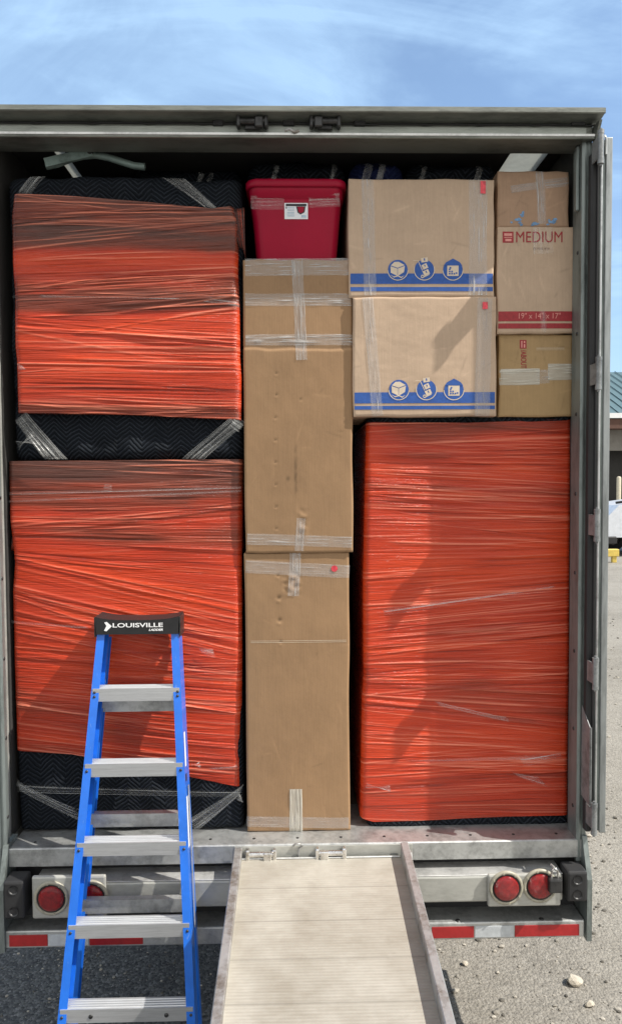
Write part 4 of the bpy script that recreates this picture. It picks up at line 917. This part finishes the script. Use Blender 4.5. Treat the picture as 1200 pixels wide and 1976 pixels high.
# ------------------------------------------------------------------ loading ramp
a = at(452, 1645, -.03); b_ = at(788, 1640, -.03); zr = float(at(620, 1656, -.03)[2])
SL = .10; yend = -.03-(zr-.012)/SL
RP = empty('loading_ramp', (0.5*(a[0]+b_[0]), -.03, zr), 'worn aluminium loading ramp with side rails sloping down from the trailer sill', 'ramp')
xa, xb = float(a[0]), float(b_[0])
nseg = 2
k = MB(); k.extrude([(0, 0), (0, -.035), (1, -.035), (1, 0)], (xa+.03, -.03, zr), (xa+.03, yend, .012), (xb-xa-.06, 0, 0), (0, 0, 1)); k.build('deck', DECK, RP)
for x, dz in ((xa, .05), (xb-.036, .062)):
    k = MB(); k.extrude([(0.004, -.06), (.032, -.06), (.036, dz-.004), (.032, dz), (.004, dz), (0, dz-.004)], (x, -.022, zr), (x, yend, .058), (1, 0, 0), (0, 0, 1)); k.build('side_rail', STEEL, RP)
k = MB(); k.box(xa+.034, xb-.04, -.036, -.026, zr+.0005, zr+.006, .002); k.build('top_lip', ALUB, RP)
p = at(800, 1650, -.03)
k = MB(); k.prism([(xb+.002, -.03, zr+.03), (xb+.002, -.05, zr+.03), (xb+.002, -.16, zr-.09), (xb+.002, -.14, zr-.10)], (.010, 0, 0)); k.build('hook_plate', STEEL, RP)

# ------------------------------------------------------------------ step ladder
TL = R(12.8); up = np.array([0, math.sin(TL), math.cos(TL)]); nrm = np.array([0, math.cos(TL), -math.sin(TL)])   # nrm points away from the camera, into the ladder
P0 = np.array([0, -.010, float(at(265, 1190, -.010)[2])])
def lp(px, py): return at_plane(px, py, P0, nrm)
LA = empty('step_ladder', (float(lp(250, 1700)[0]), float(P0[1]-P0[2]*math.tan(TL)), 0), 'blue fibreglass step ladder with aluminium steps leaning closed against the lower left bundle', 'ladder')
def line_to(pa, pb, z):
    t = (z-pa[2])/(pb[2]-pa[2]); return pa+(pb-pa)*t
lT, lB = lp(188, 1222), lp(111, 1976); rT, rB = lp(345, 1220), lp(377, 1976)
zc = float(lp(265, 1222)[2])
Lr = (line_to(lT, lB, 0.012), line_to(lT, lB, zc)); Rr = (line_to(rT, rB, 0.012), line_to(rT, rB, zc))
Cw, Dp, th = .034, .078, .005
def channel(cw, dp, th): return [(0, 0), (cw, 0), (cw, th), (th, th), (th, dp-th), (cw, dp-th), (cw, dp), (0, dp)]
fr = []
for (A, B), s in ((Lr, 1), (Rr, -1)):
    k = MB(); k.extrude(channel(Cw, Dp, th), A, B, (s, 0, 0), nrm); o = k.build('front_rail', BLUE, LA); fr.append(o)
    k = MB(); A_ = Vector(A); k.extrude([(-.004, -.004), (Cw+.004, -.004), (Cw+.004, Dp+.004), (-.004, Dp+.004)], A_-Vector(up)*.012, A_+Vector(up)*.05, (s, 0, 0), nrm); k.build('foot', RUBBER, o)
def X_at(line, z): return float(line_to(line[0], line[1], z)[0])
def Y_at(z): return float(P0[1]-(P0[2]-z)*math.tan(TL))
step_px = [1328, 1473, 1625, 1783, 1945]
zst = [float(lp(260, y)[2]) for y in step_px]; zst.append(zst[-1]-(zst[-2]-zst[-1]))
for i, z in enumerate(zst):
    x0, x1 = X_at(Lr, z)+th+.001, X_at(Rr, z)-th-.001; y0 = Y_at(z)-.004; k = MB()
    A, B = (x0, y0, z), (x1, y0, z)
    # tread with grip ridges, front and rear lips
    prof = [(0, -.056), (.004, -.056), (.004, -.005), (.082, -.005), (.082, -.04), (.086, -.04), (.086, 0)]
    for c in (.070, .052, .034, .016): prof += [(c+.004, 0), (c+.002, .003), (c-.002, .003), (c-.004, 0)]
    prof += [(0, 0)]; prof = [(a_*.76, b2_) for a_, b2_ in prof]
    k.extrude(prof, A, B, (0, 1, 0), (0, 0, 1)); o = k.build('step', STEPM, LA)
    for xx in (X_at(Lr, z)+.014, X_at(Rr, z)-.014):
        for dz in ((-.016, -.034) if i == 0 else (-.03,)):
            k = MB(); y_ = Y_at(z+dz); k.lathe((xx, y_, z+dz), -nrm, [(0, .0062), (.003, .005), (.0035, .0001)], 10); k.build('rivet', DARKM, o)
    if i == 4:
        for f in (.23, .80): k = MB(); k.lathe((x0+(x1-x0)*f, y0, z-.03), (0, -1, 0), [(0, .009), (.003, .008), (.003, .0001)], 12); k.build('bolt', DARKM, o)
for (za_, zb_2, mt) in ((1.62, 1.48, PAPER), (1.36, 1.16, PAPER), (1.45, 1.42, INKK)):
    k = MB(); xo = .0008; A = line_to(Rr[0], Rr[1], za_); B_ = line_to(Rr[0], Rr[1], zb_2)
    k.add([A+nrm*.02+[xo, 0, 0], A+nrm*.055+[xo, 0, 0], B_+nrm*.055+[xo, 0, 0], B_+nrm*.02+[xo, 0, 0]], [[0, 1, 2, 3]]); k.build('warning_label', mt, fr[1])
# rear section, folded close behind
def off(z): return .082+.10*(1-z/zc)
rr_ = []
for (ln, s) in ((Lr, 1), (Rr, -1)):
    A = np.array([X_at(ln, 0.02)-s*.0+s*.004, Y_at(.02)+off(.02), .005]); B = np.array([X_at(ln, zc-.03)+s*.006, Y_at(zc-.03)+off(zc-.03), zc-.03])
    k = MB(); k.extrude(channel(.030, .045, .005), A, B, (s, 0, 0), nrm); o = k.build('rear_rail', BLUE, LA); rr_.append((A, B))
for py in (1360, 1582, 1748):
    p = lp(265, py); z = float(p[2])
    for _ in range(6):   # move the height to the rear plane
        q = at(265, py, Y_at(z)+off(z)); z = float(q[2])
    y_ = Y_at(z)+off(z)-.002; k = MB()
    k.extrude([(0, -.03), (.003, -.03), (.003, .022), (.03, .026), (.03, .030), (0, .028)], (X_at(Lr, z)+.012, y_, z), (X_at(Rr, z)-.012, y_, z), (0, 1, 0), (0, 0, 1)); k.build('rear_brace', ALU, LA)
# spreader bar on the right
k = MB(); za, zb2 = zst[2]+.2, zst[3]-.05; xr_ = X_at(Rr, za)+.004
k.extrude([(0, 0), (.003, 0), (.003, .018), (0, .018)], (xr_, Y_at(za)+.05, za), (X_at(Rr, zb2)+.004, Y_at(zb2)+.06, zb2), (1, 0, 0), nrm); k.build('spreader', ALU, LA)
# top cap
ca, cb2 = lp(187, 1205), lp(347, 1205); zt0, zt1 = float(lp(265, 1221)[2])-.004, float(lp(265, 1189)[2])
k = MB(); x0, x1 = float(ca[0]), float(cb2[0]); y0 = Y_at((zt0+zt1)/2)-.022
nU = 13; 
top = []
for i in range(nU):
    f = i/(nU-1); s_ = abs(2*f-1); top.append((x0+(x1-x0)*f, zt1-.012*(1-s_**3)+.004*s_**6))
poly = [(x0+.004, y0, zt0), (x1-.004, y0, zt0)] + [(a_, y0, b2_) for a_, b2_ in top[::-1]]
k.prism(poly, (0, .128, 0)); cap = k.build('top_cap', CAPM, LA)
k = MB()
k.prism([(x1+.0005, y0+.006, zt0-.012), (x1+.0005, y0+.10, zt0-.012), (x1+.0005, y0+.11, zt1), (x1+.0005, y0+.006, zt1)], (.006, 0, 0)); k.build('cap_bracket', DARKM, cap)
k = MB(); k.prism([(x0-.0065, y0+.006, zt0-.012), (x0-.0065, y0+.10, zt0-.012), (x0-.0065, y0+.11, zt1), (x0-.0065, y0+.006, zt1)], (.006, 0, 0)); k.build('cap_bracket', DARKM, cap)
flat = lambda x, z: np.full_like(np.asarray(x, float), y0)
lx = lambda f: x0+(x1-x0)*f; lz = lambda f: zt0+(zt1-zt0)*f
lettering('LOUISVILLE', lx(.21), lz(.42), (x1-x0)*.60, (zt1-zt0)*.26, flat, INKW, cap, eps=.002, bold=.02)
lettering('LADDER', lx(.64), lz(.20), (x1-x0)*.17, (zt1-zt0)*.13, flat, INKW, cap, eps=.002, shear=.3, bold=.04)
decal('arrow_emblem', [[(lx(.11), lz(.72)), (lx(.135), lz(.52)), (lx(.105), lz(.24)), (lx(.135), lz(.20)), (lx(.20), lz(.50)), (lx(.14), lz(.76))]], flat, INKW, cap, .002, .2)

# ------------------------------------------------------------------ stones and gravel
def rock(c, r, seed, sq=.6):
    g = np.random.default_rng(seed); bm = bmesh.new(); bmesh.ops.create_icosphere(bm, subdivisions=2, radius=1)
    off_ = g.normal(0, 1, (6, 3)); off_ /= np.linalg.norm(off_, axis=1)[:, None]; am = g.uniform(.6, .95, 6)
    V = []
    for v in bm.verts:
        p = np.array(v.co)
        for o_, a_ in zip(off_, am):
            dd = p@o_
            if dd > a_*.85: p = p-o_*(dd-a_*.85)
        V.append(np.array(c)+p*np.array([r, r*.85, r*sq]))
    bm.verts.index_update(); fc = [[v.index for v in f.verts] for f in bm.faces]; bm.free(); return V, fc
for (px, py, r, sd, lab) in ((1106, 1897, .052, 1, 'largest pale stone lying on the gravel right of the ramp'), (1136, 1941, .028, 2, 'mid sized pale stone below the largest stone on the gravel'), (896, 1862, .022, 3, 'small pale stone on the gravel just right of the ramp')):
    p = at_z(px, py, .0); V, fc = rock((p[0], p[1], r*.38), r, sd)
    o = mesh_obj('stone', V, fc, STONE, None, None, loc=(p[0], p[1], 0)); o['label'] = lab; o['category'] = 'stone'; o['group'] = 'loose stones on the gravel'
g = np.random.default_rng(5); V = []; Fc = []; col = []
base_r = [rock((0, 0, 0), 1, 20+k, .65) for k in range(1)]
bm = bmesh.new(); bmesh.ops.create_icosphere(bm, subdivisions=1, radius=1); bm.verts.index_update()
ico = np.array([v.co[:] for v in bm.verts]); icf = [[v.index for v in f.verts] for f in bm.faces]; bm.free()
pos = []
for k in range(2600): pos.append((g.uniform(.35, 3.2), g.uniform(-.2, 3.0), 1))
for k in range(1800): pos.append((g.uniform(-1.8, .6), g.uniform(-.2, 1.6), .6))
for k in range(1500): pos.append((g.uniform(1.3, 6.5), g.uniform(1.5, 12), 1.5))
for (x, y, sc) in pos:
    r = (.003+.012*g.random()**5)*sc*1.0
    b0 = len(V); q = ico*g.uniform(.7, 1.2, (len(ico), 1))*np.array([r*g.uniform(.8, 1.5), r*g.uniform(.8, 1.3), r*.7]); V += [tuple(p+np.array([x, y, r*.35])) for p in q]
    Fc += [[i+b0 for i in f] for f in icf]; tn = g.choice([.35, .7, 1.0, 1.25], p=[.38, .2, .22, .2]); col += [tn]*len(ico)
PEB, t, b = new_mat('pebble'); a_ = t.nodes.new('ShaderNodeAttribute'); a_.attribute_name = 'tone'
t.links.new(mixc_(t, 1.0, (0.34, 0.31, 0.26), a_.outputs['Color'], 'MULTIPLY'), b.inputs['Base Color']); b.inputs['Roughness'].default_value = .9
o = mesh_obj('gravel', V, Fc, PEB, None, None, np.repeat(np.array(col)[:, None], 3, 1)); o['kind'] = 'stuff'; o['label'] = 'loose grit and pebbles scattered over the yard'

# ------------------------------------------------------------------ background yard
ROOFG = plain('teal_metal_roof', (0.10, 0.16, 0.17), 0.5, 0.2, 0.12, 3)
WALLG = plain('grey_metal_siding', (0.20, 0.19, 0.17), 0.7, 0, 0.15, 2)
WHITEP = plain('white_vehicle_paint', (0.62, 0.65, 0.70), 0.35, 0, 0.10, 6, 0.03, None, .4)
GLASS = plain('dark_window_glass', (0.02, 0.025, 0.03), 0.12, 0, 0.1, 5, 0)
YEL = plain('yellow_safety_paint', (0.62, 0.46, 0.10), 0.6, 0, 0.2, 8)
CONC = plain('concrete', (0.32, 0.31, 0.29), 0.85, 0, 0.15, 2)
TRIM = plain('white_fascia', (0.75, 0.76, 0.76), 0.5, 0, .05)
BROWN = plain('rust_brown_soffit', (0.10, 0.05, 0.035), 0.8)
yb = 42.0
el = at(1181, 800, yb); er = at(1200, 804, yb); rl = at(1181, 716, yb+8)
bx0 = float(el[0])-9; bx1 = bx0+42; ze = float(el[2]); zrg = float(rl[2])
B = empty('warehouse', ((bx0+bx1)/2, yb, 0), 'grey warehouse with teal metal roof in the distance beyond the trailer door', 'warehouse')
k = MB()
k.box(bx0, bx0+8.4, yb+.8, yb+1.1, 0, ze-.3); k.box(bx0+12.2, bx0+13.4, yb+.8, yb+1.1, 0, ze-.3); k.box(bx0+16.5, bx1, yb+.8, yb+1.1, 0, ze-.3); k.box(bx0+8.4, bx0+12.2, yb+.8, yb+1.1, 4.6, ze-.3); k.box(bx0+13.4, bx0+16.5, yb+.8, yb+1.1, 3.6, ze-.3)
k.box(bx0, bx0+.3, yb+1.1, yb+18, 0, ze-.3); k.box(bx1-.3, bx1, yb+1.1, yb+18, 0, ze-.3); k.box(bx0, bx1, yb+18, yb+18.3, 0, ze-.3)
k.build('wall', WALLG, B)
k = MB(); k.prism([(bx0-.6, yb-.5, ze), (bx0-.6, yb+8.5, zrg), (bx0-.6, yb+19, ze), (bx0-.6, yb+19, ze-.25), (bx0-.6, yb-.5, ze-.25)], (bx1-bx0+1.2, 0, 0)); rf = k.build('roof', ROOFG, B)
k = MB()
for x in np.arange(bx0-.4, bx1, .6):
    k.prism([(x, yb-.5, ze+.01), (x, yb+8.4, zrg+.01), (x, yb+8.4, zrg+.06), (x, yb-.5, ze+.06)], (.05, 0, 0))
k.build('roof_rib', ROOFG, rf)
k = MB(); k.box(bx0-.62, bx1+.62, yb-.56, yb-.505, ze-.26, ze+.05); k.build('fascia', TRIM, B)
k = MB(); k.box(bx0-.5, bx1+.5, yb-.45, yb+.78, ze-.9, ze-.30); k.build('canopy_beam', BROWN, B)
k = MB(); k.box(bx0, bx1, yb-1.5, yb+.79, .004, .9); k.build('loading_dock', CONC, B)
k = MB(); k.box(bx0+8.0, bx0+12.6, yb+2.2, yb+2.4, .9, 4.9); k.box(bx0+13.5, bx0+16.4, yb+3, yb+3.2, .9, 3.5); k.build('dark_doorway_sheet', DARKIN, B)  # dark sheets inside the openings stand in for the unlit interior
for i, px in enumerate((1193, 1215, 1240)):
    p = at(px, 940, yb-2.2); zt_ = float(at(px, 919, yb-2.2)[2])
    k = MB(); k.lathe((p[0], yb-2.2, 0), (0, 0, 1), [(0, .13), (zt_-.1, .13), (zt_-.03, .10), (zt_, .0001)], 16)
    o = k.build('bollard', plain('cream_bollard_paint', (0.55, 0.50, 0.38), .6) if i == 0 else bpy.data.materials['cream_bollard_paint'], None, loc=(p[0], yb-2.2, 0))
    o['label'] = ('cream post in front of the warehouse, nearest the trailer door', 'cream post in front of the warehouse, second from the trailer door', 'cream post in front of the warehouse, farthest from the trailer door')[i]; o['category'] = 'bollard'; o['group'] = 'posts along the warehouse front'
# white truck, nose to the left
yt = 22.3; fx = float(at(1163, 1010, yt)[0])+.75
TK = empty('parked_truck', (fx+3, yt+1, 0), 'white truck parked in front of the warehouse, mostly hidden by the trailer door', 'truck')
k = MB()
k.prism([(fx, yt, .55), (fx+.05, yt, 1.15), (fx+.35, yt, 1.45), (fx+1.5, yt, 1.6), (fx+2.1, yt, 2.35), (fx+3.6, yt, 2.4), (fx+3.7, yt, .6), (fx+1.35, yt, .6), (fx+1.28, yt, .95), (fx+1.0, yt, 1.12), (fx+.7, yt, 1.05), (fx+.5, yt, .8), (fx+.47, yt, .55)], (0, 1.95, 0)); k.build('cab', WHITEP, TK)
k = MB(); k.prism([(fx+1.65, yt-.006, 1.62), (fx+2.15, yt-.006, 2.22), (fx+2.9, yt-.006, 2.24), (fx+2.9, yt-.006, 1.62)], (0, .004, 0)); k.prism([(fx+1.52, yt+.1, 1.66), (fx+2.06, yt+.1, 2.34), (fx+2.04, yt+.1, 2.35), (fx+1.5, yt+.1, 1.67)], (0, 1.75, 0)); k.build('window', GLASS, TK)
k = MB(); k.box(fx-.12, fx+.3, yt-.05, yt+2.0, .36, .58, .03); k.box(fx+1.4, fx+6.4, yt+.1, yt+1.8, .45, .62); k.build('bumper', RUBBER, TK)
k = MB(); k.box(fx+3.75, fx+8.5, yt-.1, yt+2.1, .9, 3.1, .03); k.build('cargo_box', WHITEP, TK)
k = MB(); k.tube([(fx+1.0, yt+.1, 1.58), (fx+.6, yt+.12, 1.56), (fx+.4, yt+.3, 1.52)], .035, 8); k.build('hood_vent', RUBBER, TK)
for wx in (fx+.95, fx+6.9):
    for wy in (yt+.02, yt+1.68):
        k = MB(); k.lathe((wx, wy, .40), (0, 1, 0), [(0, .22), (0, .36), (.03, .40), (.22, .40), (.25, .36), (.25, .22)], 24); wh = k.build('wheel', RUBBER, TK)
        k = MB(); k.lathe((wx, wy+.02, .40), (0, 1, 0), [(0, .0001), (.02, .22), (.20, .22), (.20, .0001)], 24); k.build('rim', STEEL, wh)
TK.scale = (1.25, 1.25, 1.25)
# yellow parking barrier
p = at_z(1180, 1086, 0.0); xx, yy = float(p[0]), float(p[1]); zt_ = float(at(1185, 1060, yy)[2])
YB_ = empty('parking_barrier', (xx, yy, 0), 'low yellow barrier on the ground in front of the white truck', 'barrier')
k = MB(); k.box(xx-.5, xx+.24, yy, yy+.2, zt_*.45, zt_, .02); k.build('rail', YEL, YB_)
for q in (-.42, .08):
    k = MB(); k.box(xx+q-.05, xx+q+.09, yy+.03, yy+.17, 0, zt_*.45-.001, .008); k.build('leg', YEL, YB_)
